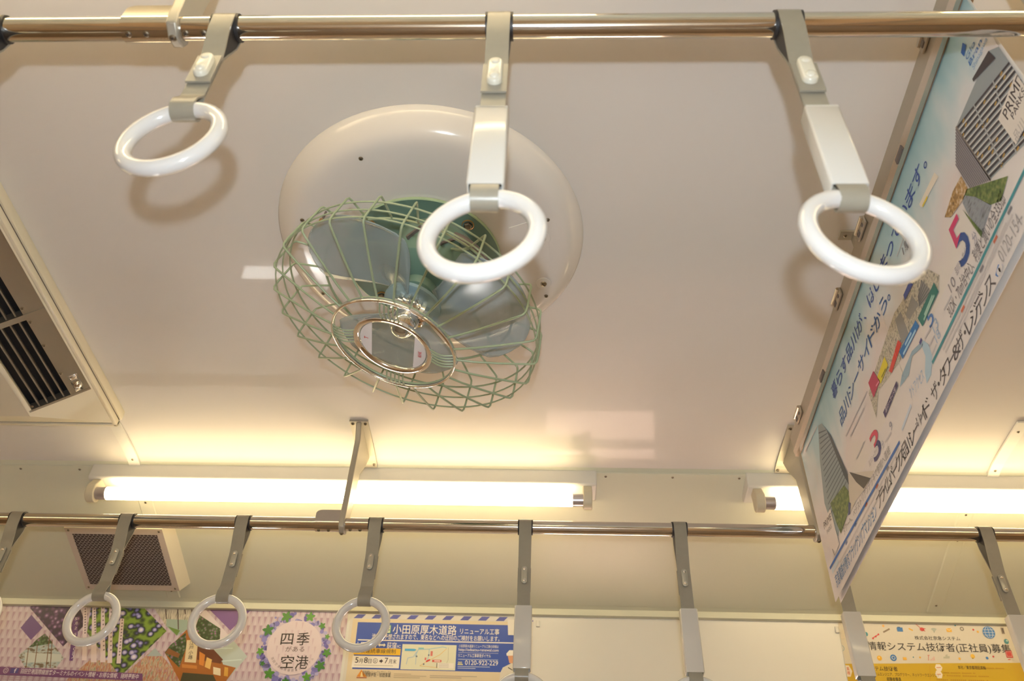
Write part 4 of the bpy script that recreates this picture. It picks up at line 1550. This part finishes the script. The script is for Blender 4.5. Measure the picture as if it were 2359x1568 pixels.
# project mark and small print
a.poly([(-0.5128,0.1806), (-0.5015,0.1624), (-0.4838,0.1810)], 'd88a28', 3)
a.poly([(-0.5023,0.1810), (-0.5008,0.1680), (-0.4992,0.1680), (-0.4945,0.1808)], 'f0dca0', 4)
a.bar((-0.5125,0.1830), (-0.4845,0.1828), .0022, 'b05a28', 3)
vv = (-0.4754,0.1715)[1]
a.text('高速道路リニューアルプロジェクト', ((-0.4975,-0.0166)[0], vv), ((-0.4196,-0.0181)[0], vv), .0062, '6a5f50', .004, 3)
vv = (-0.4744,0.1797)[1]
a.text('大規模更新・修繕事業', ((-0.4975,-0.0166)[0], vv), ((-0.4196,-0.0181)[0], vv), .0088, '5a5042', .012, 3)
for k in range(3):
    vv = [(-0.3922,0.1713)[1], (-0.3918,0.1757)[1], (-0.3913,0.1802)[1]][k]
    a.bar(((-0.4109,-0.0183)[0], vv), ([(-0.3639,-0.0192)[0], (-0.3220,-0.0200)[0], (-0.3392,-0.0196)[0]][k], vv), .0024, 'c2b396', 3)
for k in range(2):
    vv = [(-0.2972,0.1737)[1], (-0.2969,0.1782)[1]][k]
    a.bar(((-0.3121,-0.0201)[0], vv), ([(-0.1840,-0.0226)[0], (-0.2258,-0.0218)[0]][k], vv), .0026, 'bcae98', 3)
tag(a.build('wall_poster'), 'blue road works poster with a striped top border and route map', 'poster', 'posters along the wall')

# --- yellow recruiting poster
a = Art(wall_frame(.0014), .8120, 1.3260, .30)
a.rect((.8120, .0004), (1.3260, .30), 'd6d0c4', 0)
yv = (0.7921,0.1193)[1]
yv2 = (1.2730,0.1059)[1]
a.poly([(.8120, yv), (1.3260, yv2), (1.3260, .30), (.8120, .30)], 'cba818', 1)
vv = (0.9923,0.0516)[1]
a.text('株式会社京急システム', ((1.0127,-0.0430)[0], vv), ((1.1351,-0.0453)[0], vv), .0082, '4a4440', .006, 3)
vv = ((0.8822,0.0845)[1] + (1.2297,0.0762)[1]) / 2
a.text('情報システム技術者(正社員)募集', ((0.8800,-0.0405)[0], vv), ((1.2643,-0.0478)[0], vv), .0175, '2a2428', .012, 3)
B_, Y_, R_, G_, T_ = '2f78c0', 'e9b440', 'cf3a3a', '9aa09a', '3a8a9a'
a.rect((0.9697,0.0205), (0.9852,0.0315), B_, 3)
a.rect((0.9718,0.0190), (0.9794,0.0212), '2a5f9a', 4)
a.bar((0.9308,0.0344), (0.9499,0.0249), .0042, '8a7a6a', 3)
a.bar((0.8983,0.0508), (0.9183,0.0396), .0022, R_, 3)
for p in ((0.8996,0.0512), (0.9079,0.0461), (0.9163,0.0405)):
    a.disc(p, .0026, R_, 4, 8)
a.disc((0.8820,0.0403), .0062, T_, 3)
a.bar((1.0020,0.0228), (1.0122,0.0282), .0036, Y_, 3)
a.disc((1.0378,0.0243), .0062, R_, 3, 16, .0050)
a.bar((1.0241,0.0110), (1.0345,0.0210), .0014, R_, 3)
a.bar((1.0403,0.0254), (1.0452,0.0294), .0018, R_, 3)
a.bar((1.0423,0.0220), (1.0477,0.0230), .0018, R_, 3)
for r_ in (.0042, .0072, .0100):
    c = (1.0699,0.0311)
    for k in range(8):
        t, t2 = R(-135 + 90 * k / 8), R(-135 + 90 * (k + 1) / 8)
        a.bar((c[0] + r_ * math.cos(t), c[1] + r_ * math.sin(t)), (c[0] + r_ * math.cos(t2), c[1] + r_ * math.sin(t2)), .0014, '9ab0a8', 3)
a.disc((1.0693,0.0307), .0012, '7a9a90', 3, 8)
a.rect((1.1038,0.0201), (1.1178,0.0302), Y_, 3)
a.bar((1.1041,0.0205), (1.1107,0.0258), .0012, 'efe2c0', 4)
a.bar((1.1198,0.0202), (1.1107,0.0258), .0012, 'efe2c0', 4)
a.disc((1.1304,0.0123), .0020, T_, 3, 10)
a.disc((1.1465,0.0210), .0055, '8a8078', 3, 16, None, .0028)
a.disc((1.1769,0.0227), .0026, R_, 3, 10)
a.disc((1.1877,0.0279), .0030, Y_, 3, 10)
gc = (1.2169,0.0293)
a.disc(gc, .0165, B_, 3, 32)
for k in (-.5, 0, .5):
    a.bar((gc[0] - .0150 * math.cos(k), gc[1] + .0150 * math.sin(k)), (gc[0] + .0150 * math.cos(k), gc[1] + .0150 * math.sin(k)), .0010, 'dfe6ea', 4)
    for s_ in range(6):
        t, t2 = -1.3 + 2.6 * s_ / 6, -1.3 + 2.6 * (s_ + 1) / 6
        a.bar((gc[0] + .0150 * math.sin(k * 1.5) * math.cos(t), gc[1] + .0150 * math.sin(t)), (gc[0] + .0150 * math.sin(k * 1.5) * math.cos(t2), gc[1] + .0150 * math.sin(t2)), .0010, 'dfe6ea', 4)
a.disc(gc, .0165, '5a90c8', 5, 32, None, .0155)
a.rect((1.2517,0.0155), (1.2597,0.0323), '8a7a72', 3)
a.rect((1.2545,0.0177), (1.2578,0.0290), '4a4442', 4)
a.disc((1.2580,0.0524), .0062, T_, 3, 14, .0070)
a.disc((1.2598,0.0506), .0026, 'a8d0d0', 4, 10)
a.rect((1.2473,0.0759), (1.2645,0.0946), R_, 3)
a.rect((1.2489,0.0783), (1.2626,0.0920), 'e6b0a8', 4)
a.rect((1.2499,0.0796), (1.2616,0.0907), R_, 5)
a.bar((1.2492,0.0993), (1.2559,0.0991), .0020, R_, 3)
pc = (0.8093,0.0789)
a.disc(pc, .0080, '7aa8c0', 3, 24, None, .0066)
a.bar((pc[0], pc[1] - .0095), (pc[0], pc[1] - .001), .0016, '7aa8c0', 4)
a.bar((0.8027,0.1042), (0.8083,0.1041), .0018, B_, 3)
a.bar((0.8058,0.1015), (0.8049,0.1070), .0018, B_, 3)
a.poly([(0.8175,0.0321), (0.8268,0.0319), (0.8228,0.0545), (0.8136,0.0547)], 'd6cdbd', 3)
a.disc((0.9069,0.1029), .0066, 'e8b020', 3)
a.disc((0.9061,0.1012), .0026, 'f4d070', 4, 10)
dc = (0.9445,0.1012)
a.disc(dc, .0085, B_, 3, 24, None, .0050)
a.disc(dc, .0032, B_, 4, 12)
a.rect((0.9697,0.0992), (0.9794,0.1066), Y_, 3)
a.disc((0.9980,0.0986), .0018, T_, 3, 8)
a.disc((1.0160,0.0989), .0026, Y_, 3, 8)
a.bar((1.0397,0.0933), (1.0367,0.1065), .0016, 'd07a70', 3)
a.bar((1.0371,0.0930), (1.0428,0.0928), .0014, 'd07a70', 3)
for k in range(4):
    x, y0 = [(1.0418,0.1042), (1.0456,0.1020), (1.0497,0.0991), (1.0533,0.0959)][k]
    a.bar((x, y0), (x, (1.0424,0.1064)[1]), .0018, 'e0a8a0', 3)
a.poly([(1.0780,0.1002), (1.0790,0.0958), (1.0842,0.0957), (1.0853,0.0913), (1.0914,0.0890), (1.0903,0.0938), (1.0959,0.0937), (1.0944,0.0999)], 'b8b8a8', 3)
a.disc((1.1210,0.0998), .0032, Y_, 3, 10)
a.disc((1.1575,0.0929), .0058, 'ecc04a', 3)
a.rect((1.1542,0.0969), (1.1580,0.0996), 'c8a040', 3)
a.disc((1.1946,0.0967), .0036, B_, 3, 12)
a.disc((1.2122,0.0926), .0026, R_, 3, 10)
a.disc((0.9342,0.0173), .0034, 'e8b060', 3, 8)


def hexa(c, w, h):
    a.poly([(c[0] - w, c[1]), (c[0] - w * .55, c[1] - h), (c[0] + w * .55, c[1] - h), (c[0] + w, c[1]), (c[0] + w * .55, c[1] + h), (c[0] - w * .55, c[1] + h)], 'ece2d0', 3)


hc = (0.8132,0.1379)
hexa(hc, .0145, .0145)
a.text('募集', (hc[0] - .0078, hc[1] - .002), (hc[0] + .0078, hc[1] - .002), .0070, 'd06a4a', .02, 4)
a.text('職種', (hc[0] - .0078, hc[1] + .0085), (hc[0] + .0078, hc[1] + .0085), .0070, 'd06a4a', .02, 4)
hexa((1.0596,0.1241), .0098, .0085)
hexa((1.0562,0.1414), .0098, .0098)
a.bar((1.0535,0.1242), (1.0657,0.1239), .0022, 'd89a6a', 4)
a.bar((1.0511,0.1415), (1.0611,0.1413), .0022, 'd89a6a', 4)
vv = (0.8681,0.1346)[1]
a.text('システム技術者', ((0.8641,-0.0402)[0], vv), ((0.9495,-0.0418)[0], vv), .0092, '4a3a10', .016, 3)
vv = (0.8656,0.1476)[1]
a.text('システムエンジニア、プログラマー、ネットワークエンジニア', ((0.8734,-0.0403)[0], vv), ((1.0570,-0.0439)[0], vv), .0068, '5a4510', .004, 3)
vv = (0.8633,0.1598)[1]
a.text('経験者優遇', ((0.9156,-0.0412)[0], vv), ((0.9530,-0.0419)[0], vv), .0072, '4a3a10', .016, 3)
vv = (0.8614,0.1699)[1]
a.text('★第二新卒者大歓迎', ((0.9823,-0.0424)[0], vv), ((1.0524,-0.0438)[0], vv), .0072, '4a3a10', .016, 3)
vv = (1.0703,0.1260)[1]
a.text('本社／東京都港区高輪', ((1.1107,-0.0449)[0], vv), ((1.1845,-0.0463)[0], vv), .0072, '4a3a10', .016, 3)
for k in range(6):
    p, q = [((1.1470,0.1227), (1.2333,0.1204)), ((1.0689,0.1368), (1.1536,0.1359)), ((1.0671,0.1441), (1.1874,0.1424)), ((1.0469,0.1548), (1.1838,0.1519)), ((1.0451,0.1623), (1.2152,0.1586)), ((0.8304,0.1690), (0.9262,0.1680))][k]
    n_ = 26
    for i in range(n_):
        if (i * 7 + k) % 9 == 0:
            continue
        f0, f1 = i / n_, (i + .72) / n_
        a.bar((p[0] + (q[0] - p[0]) * f0, p[1]), (p[0] + (q[0] - p[0]) * f1, p[1]), .0026, 'b98a12' if k != 5 else '8a6a18', 3)
a.bar((1.0376,0.1174), (1.0267,0.1701), .0012, 'c89a10', 2)
tag(a.build('wall_poster'), 'white and yellow recruiting poster with small colourful icons', 'poster', 'posters along the wall')

# small plastic catches on the edge of the blank panel
for x, nm in ((-.020, 'left'), (.806, 'right')):
    mb = MB()
    mb.box(wall_pt(x, .030, .002), (.010, .005, .018), 'white_panel', None, .001)
    tag(mb.build('poster_catch', smooth=30), 'tiny white plastic poster catch beside the ' + ('blue road works poster' if x < 0 else 'yellow recruiting poster'), 'clip')

# --- hanging posters
sk = bpy.data.materials.new('print_sky_photo')
sk.use_nodes = True
nt = sk.node_tree
b = nt.nodes['Principled BSDF']
b.inputs['Roughness'].default_value = .3
tc = nt.nodes.new('ShaderNodeTexCoord')
mp2 = nt.nodes.new('ShaderNodeMapping')
mp2.inputs['Scale'].default_value = (1, 2.2, 1)
no = nt.nodes.new('ShaderNodeTexNoise')
no.inputs['Scale'].default_value = 4.2
no.inputs['Detail'].default_value = 3
sep = nt.nodes.new('ShaderNodeSeparateXYZ')
nt.links.new(tc.outputs['Object'], sep.inputs[0])
nt.links.new(tc.outputs['Object'], mp2.inputs[0])
nt.links.new(mp2.outputs[0], no.inputs['Vector'])
ma = nt.nodes.new('ShaderNodeMath')
ma.operation = 'MULTIPLY_ADD'
nt.links.new(sep.outputs['Z'], ma.inputs[0])
ma.inputs[1].default_value = -3.0
ad = nt.nodes.new('ShaderNodeMath')
ad.operation = 'MULTIPLY_ADD'
nt.links.new(no.outputs['Fac'], ad.inputs[0])
ad.inputs[1].default_value = .9
ad.inputs[2].default_value = -.35
nt.links.new(ad.outputs[0], ma.inputs[2])
rp = nt.nodes.new('ShaderNodeValToRGB')
el = rp.color_ramp.elements
for p in (.3, .5, .7):
    el.new(p)
for e, (p, h) in zip(el, ((.0, '86b4c4'), (.22, 'a8c6d0'), (.42, 'd2d6da'), (.60, 'd8cfd0'), (.85, 'd9d3cd'))):
    e.position = p
    e.color = (*lin(h), 1)
nt.links.new(ma.outputs[0], rp.inputs[0])
nt.links.new(rp.outputs[0], b.inputs['Base Color'])
M['sky_print'] = sk


def hang_pt(u, v, off):
    return V((HX - .0006 - off, .535 - u, 2.163 - v))


NAVY, GREY = '2c4a9a', '6a6468'
VB = .362        # sheet height
SEAM = .5585


def hang_art(a):
    a.rect((a.u0, .0004), (a.u1, VB), 'sky_print', 0)
    a.rect((a.u0, VB - .105), (a.u1, VB), 'd9d3d2', 1)
    # headline
    p, q = (0.2809,0.0588), (0.8454,0.0724)
    a.spaced('暮らす品川が、はじまっています。', p, q, .034, .026, NAVY, .004)
    p, q = (0.2831,0.1260), (0.6093,0.1179)
    a.spaced('品川シーサイドから。', p, q, .034, .026, '2c5a9a', .004)
    # apartment block seen from below
    P0, P1 = (0.9340,0.1144), (1.0541,0.1215)
    Q0, Q1 = (0.9432,0.2509), (1.0174,0.2847)
    far_t, far_b = (1.1328,0.2055), (1.0632,0.3072)
    a.poly([P0, P1, (1.0882,0.1615), far_t, far_b, Q0], '8f979c', 2)
    N_ = 13
    for i in range(N_):
        f0, f1 = (i + .12) / N_, (i + .58) / N_
        le = lambda f: (P0[0] + (Q0[0] - P0[0]) * f, P0[1] + (Q0[1] - P0[1]) * f)
        ri = lambda f: (far_t[0] + (far_b[0] - far_t[0]) * f, far_t[1] + (far_b[1] - far_t[1]) * f)
        a.poly([le(f0), ri(f0 * .98), ri(f1 * .98), le(f1)], '3a3238', 3)
        a.poly([le(f1 + .02), ri(f1 + .02), ri(f1 + .035), le(f1 + .035)], 'd8d4d0', 3)
        for k in range(7):
            g = (k + rng.random() * .6) / 7
            c0, c1 = le(f0 + .01), ri(f0 + .01)
            c = (c0[0] + (c1[0] - c0[0]) * g, c0[1] + (c1[1] - c0[1]) * g + .002)
            if rng.random() < .35:
                a.rect(c, (c[0] + .006, c[1] + .0035), 'b08a3a', 4)
    for g in (.25, .5, .75):
        c0 = (P0[0] + (far_t[0] - P0[0]) * g, P0[1] + (far_t[1] - P0[1]) * g)
        c1 = (Q0[0] + (far_b[0] - Q0[0]) * g, Q0[1] + (far_b[1] - Q0[1]) * g)
        a.bar(c0, c1, .0024, 'a8aaac', 4)
    a.bar(P0, Q0, .0034, '8a7f78', 4)
    a.poly([(1.0541,0.1215), (1.0566,0.1453), (1.0046,0.1143), (1.0055,0.1087)], '3a3238', 5)
    L0, L1 = (0.9322,0.1151), (0.8960,0.1549)
    a.poly([L0, Q0, (0.9001,0.2114), L1], 'c2b8b2', 3)
    for i in range(12):
        f = (i + .3) / 12
        p = (L0[0] + (L1[0] - L0[0]) * f, L0[1] + (L1[1] - L0[1]) * f)
        q = (Q0[0] + ((0.9001,0.2114)[0] - Q0[0]) * f, Q0[1] + ((0.9001,0.2114)[1] - Q0[1]) * f)
        a.bar(p, q, .0026, '6f6a72', 4)
    a.poly([(0.8945,0.2056), (0.9251,0.2355), (0.9730,0.2825), (0.9414,0.2920), (0.9203,0.2734), (0.9021,0.2324), (0.8850,0.2070)], 'photo_trees', 4)
    a.poly([(0.8838,0.2054), (0.9021,0.2324), (0.9225,0.2763), (0.8772,0.2853), (0.8729,0.2594), (0.8743,0.2100)], 'photo_promenade', 4)
    a.poly([(0.8969,0.1788), (0.8976,0.2081), (0.8786,0.2080), (0.8381,0.1962), (0.8255,0.1806), (0.8671,0.1740)], 'photo_autumn', 4)
    a.poly([(0.8685,0.2164), (0.8839,0.2830), (0.8772,0.2878), (0.8729,0.2594)], 'photo_trees', 5)
    # logo at the top
    a.poly([(1.0242,0.0452), (1.0274,0.0575), (1.0133,0.0632), (1.0123,0.0509)], '1f5aa8', 4)
    a.text('Glo', (1.0138,0.0760), (1.0414,0.0797), .0095, '4a78b0', 0, 4)
    a.text('Bran', (1.0134,0.0894), (1.0528,0.0955), .0095, '2f68b0', 0, 4)
    a.text('Shinagawa', (1.0153,0.1025), (1.0621,0.1073), .0085, '7aa0c8', 0, 4)
    # white name plate
    a.poly([(1.0759,0.2048), (1.0075,0.2094), (1.0106,0.2704), (1.0786,0.2733), (1.1147,0.2208)], 'dcd4cc', 6)
    a.text('PRIME', (1.0203,0.2317), (1.0714,0.2275), .019, '3a2c30', 0, 7)
    a.text('PARKS', (1.0286,0.2436), (1.0671,0.2423), .0115, '4a3c40', 0, 7)
    a.text('品川', (1.0144,0.2710), (1.0397,0.2713), .014, 'b0a8a4', 0, 7)
    # yellow tag above the town view
    a.poly([(0.8484,0.1041), (0.8527,0.1202), (0.7839,0.1060), (0.7827,0.0960)], 'e0d8cc', 3)
    a.bar((0.7884,0.1085), (0.8092,0.1114), .0042, 'd8c030', 4)
    a.text('1駅2', (0.6901,0.1092), (0.7372,0.1188), .015, GREY, 0, 4)
    for p, q in (((0.6701,0.0894), (0.7323,0.0884)), ((0.6314,0.1047), (0.6571,0.1115))):
        a.bar(p, q, .0022, 'b8b4b4', 4)
    # town view
    a.poly([(0.6349,0.1588), (0.6769,0.1567), (0.7322,0.1857), (0.7566,0.2290), (0.7390,0.2422), (0.6614,0.2300), (0.5741,0.2260), (0.5266,0.2165), (0.4593,0.1998), (0.4202,0.2283), (0.4204,0.1733), (0.4600,0.1639), (0.5622,0.1530), (0.6009,0.1503)], 'photo_aerial', 2)
    a.poly([(0.7377,0.2248), (0.7400,0.2460), (0.6651,0.2449), (0.6613,0.2232)], '1f6f68', 5)
    a.poly([(0.6530,0.2199), (0.6565,0.2354), (0.5754,0.2305), (0.5727,0.2124)], '1f6fb4', 5)
    a.poly([(0.5819,0.1946), (0.5896,0.2088), (0.5267,0.2179), (0.5191,0.2071)], 'd03a2c', 5)
    a.poly([(0.5210,0.1755), (0.5229,0.1965), (0.4770,0.1990), (0.4718,0.1799)], 'd8c82e', 5)
    a.poly([(0.4656,0.1595), (0.4775,0.1933), (0.4352,0.1955), (0.4331,0.1592)], 'b02a50', 5)
    a.poly([(0.6776,0.1574), (0.6845,0.1712), (0.6451,0.1670), (0.6466,0.1564)], '3a4c98', 5)
    a.poly([(0.5322,0.2402), (0.5312,0.2498), (0.4541,0.2552), (0.4529,0.2423)], '3a2a58', 5)
    a.text('品川シーサイド駅', (0.4633,0.2510), (0.5219,0.2517), .0075, 'ded8e0', .004, 6)
    for p, q in (((0.6756,0.2413), (0.7267,0.2400)), ((0.6823,0.2373), (0.7223,0.2354))):
        a.bar(p, q, .0040, '9ac0b4', 6)
    for p, q in (((0.5830,0.2273), (0.6440,0.2319)), ((0.5985,0.2213), (0.6295,0.2234))):
        a.bar(p, q, .0045, 'a8cce4', 6)
    a.bar((0.4581,0.1880), (0.4749,0.1911), .0030, 'd88aa0', 6)
    a.bar((0.4878,0.1938), (0.5112,0.1946), .0024, '6a6420', 6)
    for pts in ([(0.5944,0.1613), (0.6205,0.1672), (0.6199,0.2196), (0.5889,0.2096)], [(0.6307,0.1859), (0.6690,0.1798), (0.6766,0.2099), (0.6358,0.2021)], [(0.6827,0.1997), (0.7103,0.1898), (0.7248,0.2327), (0.6756,0.2144)]):
        a.poly(pts, '8a8a88', 3)
    for i in range(6):
        f = i / 6
        p0_, p1_ = (0.6827,0.1997), (0.7103,0.1898)
        q0_, q1_ = (0.6756,0.2144), (0.7248,0.2327)
        a.bar((p0_[0] + (q0_[0] - p0_[0]) * f, p0_[1] + (q0_[1] - p0_[1]) * f), (p1_[0] + (q1_[0] - p1_[0]) * f, p1_[1] + (q1_[1] - p1_[1]) * f), .0014, '4a4a50', 4)
    # river
    a.poly([(0.6519,0.2607), (0.6620,0.2793), (0.6597,0.3011), (0.6378,0.3189), (0.6174,0.3186), (0.6238,0.3017), (0.6419,0.2850), (0.6423,0.2647)], 'a8c4d6', 3)
    a.poly([(0.6045,0.2509), (0.6364,0.2644), (0.6468,0.2663), (0.6474,0.2590), (0.6097,0.2451), (0.5552,0.2468), (0.5348,0.2561), (0.5757,0.2655)], '93adbf', 3)
    a.bar((0.6499,0.2562), (0.6398,0.2572), .006, '4a4688', 4)
    # walking minutes
    a.text('5', (0.8115,0.2762), (0.8513,0.2790), .076, '2a4a8a', .012, 4, 'c8386a')
    a.text('分', (0.8582,0.2782), (0.8699,0.2792), .014, '8a8aa0', 0, 4)
    a.text('3', (0.3630,0.2830), (0.4060,0.2880), .052, '33306a', .012, 4, 'c8385a')
    a.text('分', (0.4094,0.2873), (0.4198,0.2870), .012, '8a8aa0', 0, 4)
    a.text('品川シーサイド', (0.7955,0.2715), (0.8432,0.2710), .011, '8a8488', 0, 4)
    a.text('品川シーサイド', (0.3383,0.2732), (0.3962,0.2760), .0085, '9a9498', 0, 4)
    a.text('10', (0.7665,0.2777), (0.7860,0.2779), .018, '8a8488', 0, 4)
    a.text('5', (0.6825,0.2665), (0.7032,0.2660), .030, '4a78b8', .004, 4)
    a.text('13', (0.6883,0.2823), (0.7069,0.2824), .018, 'a0b4cc', 0, 4)
    a.text('18', (0.6845,0.2990), (0.7015,0.2987), .017, 'a0b4cc', 0, 4)
    a.text('9', (0.4577,0.2870), (0.4692,0.2879), .016, '9a9aa8', 0, 4)
    for p, q in (((0.7337,0.2785), (0.7647,0.2797)), ((0.6581,0.2639), (0.6881,0.2667)), ((0.6618,0.2828), (0.6843,0.2836)), ((0.6609,0.2998), (0.6824,0.2982)), ((0.4254,0.2849), (0.4569,0.2879)), ((0.2727,0.1562), (0.4173,0.1655)), ((0.2932,0.1717), (0.3853,0.1781)), ((0.2915,0.2231), (0.3440,0.2239)), ((0.0375,0.0198), (0.1405,0.0297))):
        a.bar(p, q, .0032, 'bcb8bc', 4)
    a.text('クトアクセス', (0.5566,0.2997), (0.6176,0.3081), .017, '9fb6d2', 0, 4)
    a.bar((0.4958,0.3131), (0.5510,0.3059), .006, 'c2cede', 4)
    # coloured rules and the lines beside them
    a.bar((0.6532,0.3090), (1.05, (0.6532,0.3090)[1]), .0058, '3a8a94', 4)
    a.bar((0.0189,0.2961), (0.4755,0.3216), .0058, '2a62b0', 4)
    a.text('3LDK・70㎡台中心、利便と潤いの全335邸', (0.7408,0.3019), (0.9495,0.3009), .0185, '6f6668', .004, 4)
    a.text('タワーへ、ペデストリアンデッキで駅前へ直結', (0.1389,0.2919), (0.4332,0.3111), .0125, '86807e', 0, 4)
    for p, q in (((0.0800,0.3174), (0.4660,0.3275)), ((0.1039,0.3308), (0.4727,0.3385)), ((0.6920,0.3183), (0.9306,0.3125)), ((0.6955,0.3264), (0.9303,0.3219)), ((0.7428,0.3321), (0.9471,0.3256))):
        a.bar(p, q, .0040, 'c4bebe', 3)
    for p in ((0.1349,0.3094), (0.2019,0.3104), (0.2735,0.3136), (0.3387,0.3185), (0.3991,0.3240), (0.7701,0.3188), (0.8433,0.3175), (0.8931,0.3166), (0.9405,0.3174)):
        a.bar(p, (p[0] + .012, p[1]), .0050, rng.choice(['c86a4a', '6a7aa0', '7a7478']), 4)
    # free-dial mark and number
    a.poly([(0.8678,0.3504), (0.8709,0.3573), (0.8889,0.3537), (0.8816,0.3455)], '3a78c0', 4)
    a.disc((0.8770,0.3538), .0052, 'd9d3d2', 5, 12)
    a.disc((0.8831,0.3536), .0052, 'd9d3d2', 5, 12)
    a.text('0120-154-', (0.8907,0.3540), (0.9597,0.3522), .022, 'a09a9a', 0, 4)
    # names along the bottom
    p, q = (0.3370,0.3529), (0.8499,0.3591)
    a.spaced('プライムパークス品川シーサイド ザ・タワー&ザ・レジデンス', p, q, .0250, .0215, '4a4244', .0)
    a.text('京急電鉄が贈るフラッグシップマンション', (0.0331,0.3451), (0.3127,0.3558), .021, '4f7fb0', .006, 4)
    a.bar((0.0265,0.3077), (0.0749,0.3096), .010, 'c8d4dc', 3)
    # tower at the far end
    T = [(0.1479,0.0342), (0.1696,0.0443), (0.1911,0.0807), (0.2317,0.2120), (0.2239,0.2361), (0.1759,0.2507), (0.1056,0.2753), (0.0851,0.2281), (0.0761,0.1792), (0.1094,0.0960)]
    a.poly(T, '8a969c', 3)
    for i in range(16):
        f = i / 16
        l0, l1, r0, r1 = (0.1410,0.0482), (0.0851,0.2281), (0.1843,0.0735), (0.2213,0.2326)
        a.bar((l0[0] + (l1[0] - l0[0]) * f, l0[1] + (l1[1] - l0[1]) * f), (r0[0] + (r1[0] - r0[0]) * f, r0[1] + (r1[1] - r0[1]) * f), .0026, '4f5a62', 4)
    a.poly([(0.1882,0.0765), (0.2015,0.0983), (0.2348,0.2176), (0.2263,0.2360), (0.2149,0.2074)], '39424a', 5)
    a.poly([(0.1095,0.2008), (0.2032,0.2204), (0.2172,0.2436), (0.2052,0.2696), (0.1254,0.2804), (0.1156,0.2505)], 'photo_trees', 5)
    a.poly([(0.2348,0.2176), (0.2610,0.2324), (0.3531,0.2918), (0.2953,0.2893), (0.2408,0.2794), (0.1975,0.2781), (0.2172,0.2436)], 'c9c0b4', 4)
    a.poly([(0.2447,0.2193), (0.3291,0.2912), (0.2880,0.2860), (0.2633,0.2544)], '4a4440', 5)
    a.poly([(0.2037,0.2585), (0.2125,0.2676), (0.1956,0.2802), (0.1850,0.2768)], '2f3a78', 6)
    a.poly([(0.1024,0.2088), (0.1037,0.2911), (0.0558,0.2920), (0.0375,0.2040)], 'dcd4d0', 6)
    a.text('PRIME', (0.0429,0.2207), (0.0964,0.2299), .015, '5a5054', 0, 7)
    a.text('PARKS', (0.0525,0.2382), (0.0869,0.2433), .009, '7a7074', 0, 7)
    a.bar((0.0610,0.2763), (0.0651,0.2929), .0022, '5a5458', 7)


for u0, u1, nm, lab in ((.004, SEAM - .0003, 'far', 'hanging poster nearer the lit lamps, its low corner crossing the far grab pole'),
                        (SEAM + .0003, 1.07, 'near', 'hanging poster nearer the top right corner, with a large apartment block picture')):
    root = thing('hanging_poster', (HX, .535 - u0, 2.163), lab, 'poster', 'posters hanging from the clamp rail')
    a = Art(hang_pt, u0, u1, VB)
    hang_art(a)
    mbp = a.mb
    a.build('front_sheet', root)
    # second sheet facing the other way, hanging a little apart at the bottom
    mb = MB()
    n_ = 8
    vs = []
    for i in range(n_ + 1):
        f = i / n_
        for u in (u0, u1):
            vs.append((HX + .003 + .006 * f * f, .535 - u, 2.163 - (VB + .001) * f))
    for i in range(n_ + 1):
        f = i / n_
        for u in (u0, u1):
            vs.append((HX + .0036 + .006 * f * f, .535 - u, 2.163 - (VB + .001) * f))
    k0 = 2 * (n_ + 1)
    fs = [(2 * i, 2 * i + 1, 2 * i + 3, 2 * i + 2) for i in range(n_)] + [(k0 + 2 * i, k0 + 2 * i + 2, k0 + 2 * i + 3, k0 + 2 * i + 1) for i in range(n_)]
    fs += [(2 * n_, 2 * n_ + 1, k0 + 2 * n_ + 1, k0 + 2 * n_)]
    mb.add(vs, fs, pm('f6f0ea'))
    mb.build('back_sheet', root, smooth=60, recalc=False)

# lettering of the fan badge
vs, fs, xa_, xb_ = glyphs('KHK', .02)
mb = MB()
sc = .0155 / (xb_ - xa_)
P = []
for x, y, _ in vs:
    a_, b_ = (x - (xa_ + xb_) / 2) * sc, (y - .34) * sc * 1.1
    P.append(bmx @ V((.0462 - b_ * 0 + 0, 0, .0030)) + (bmx.to_3x3() @ V((-b_, a_, 0))))
mb.add(P, fs, 'red')
vs, fs, xa_, xb_ = glyphs('T', .03)
sc = .006 / (xb_ - xa_)
P = []
for x, y, _ in vs:
    a_, b_ = (x - (xa_ + xb_) / 2) * sc, (y - .34) * sc
    P.append(bmx @ V((-.0455, 0, .0030)) + (bmx.to_3x3() @ V((-b_, a_, 0))))
mb.add(P, fs, 'red')
mb.build('badge_lettering', badge, smooth=0, recalc=False)
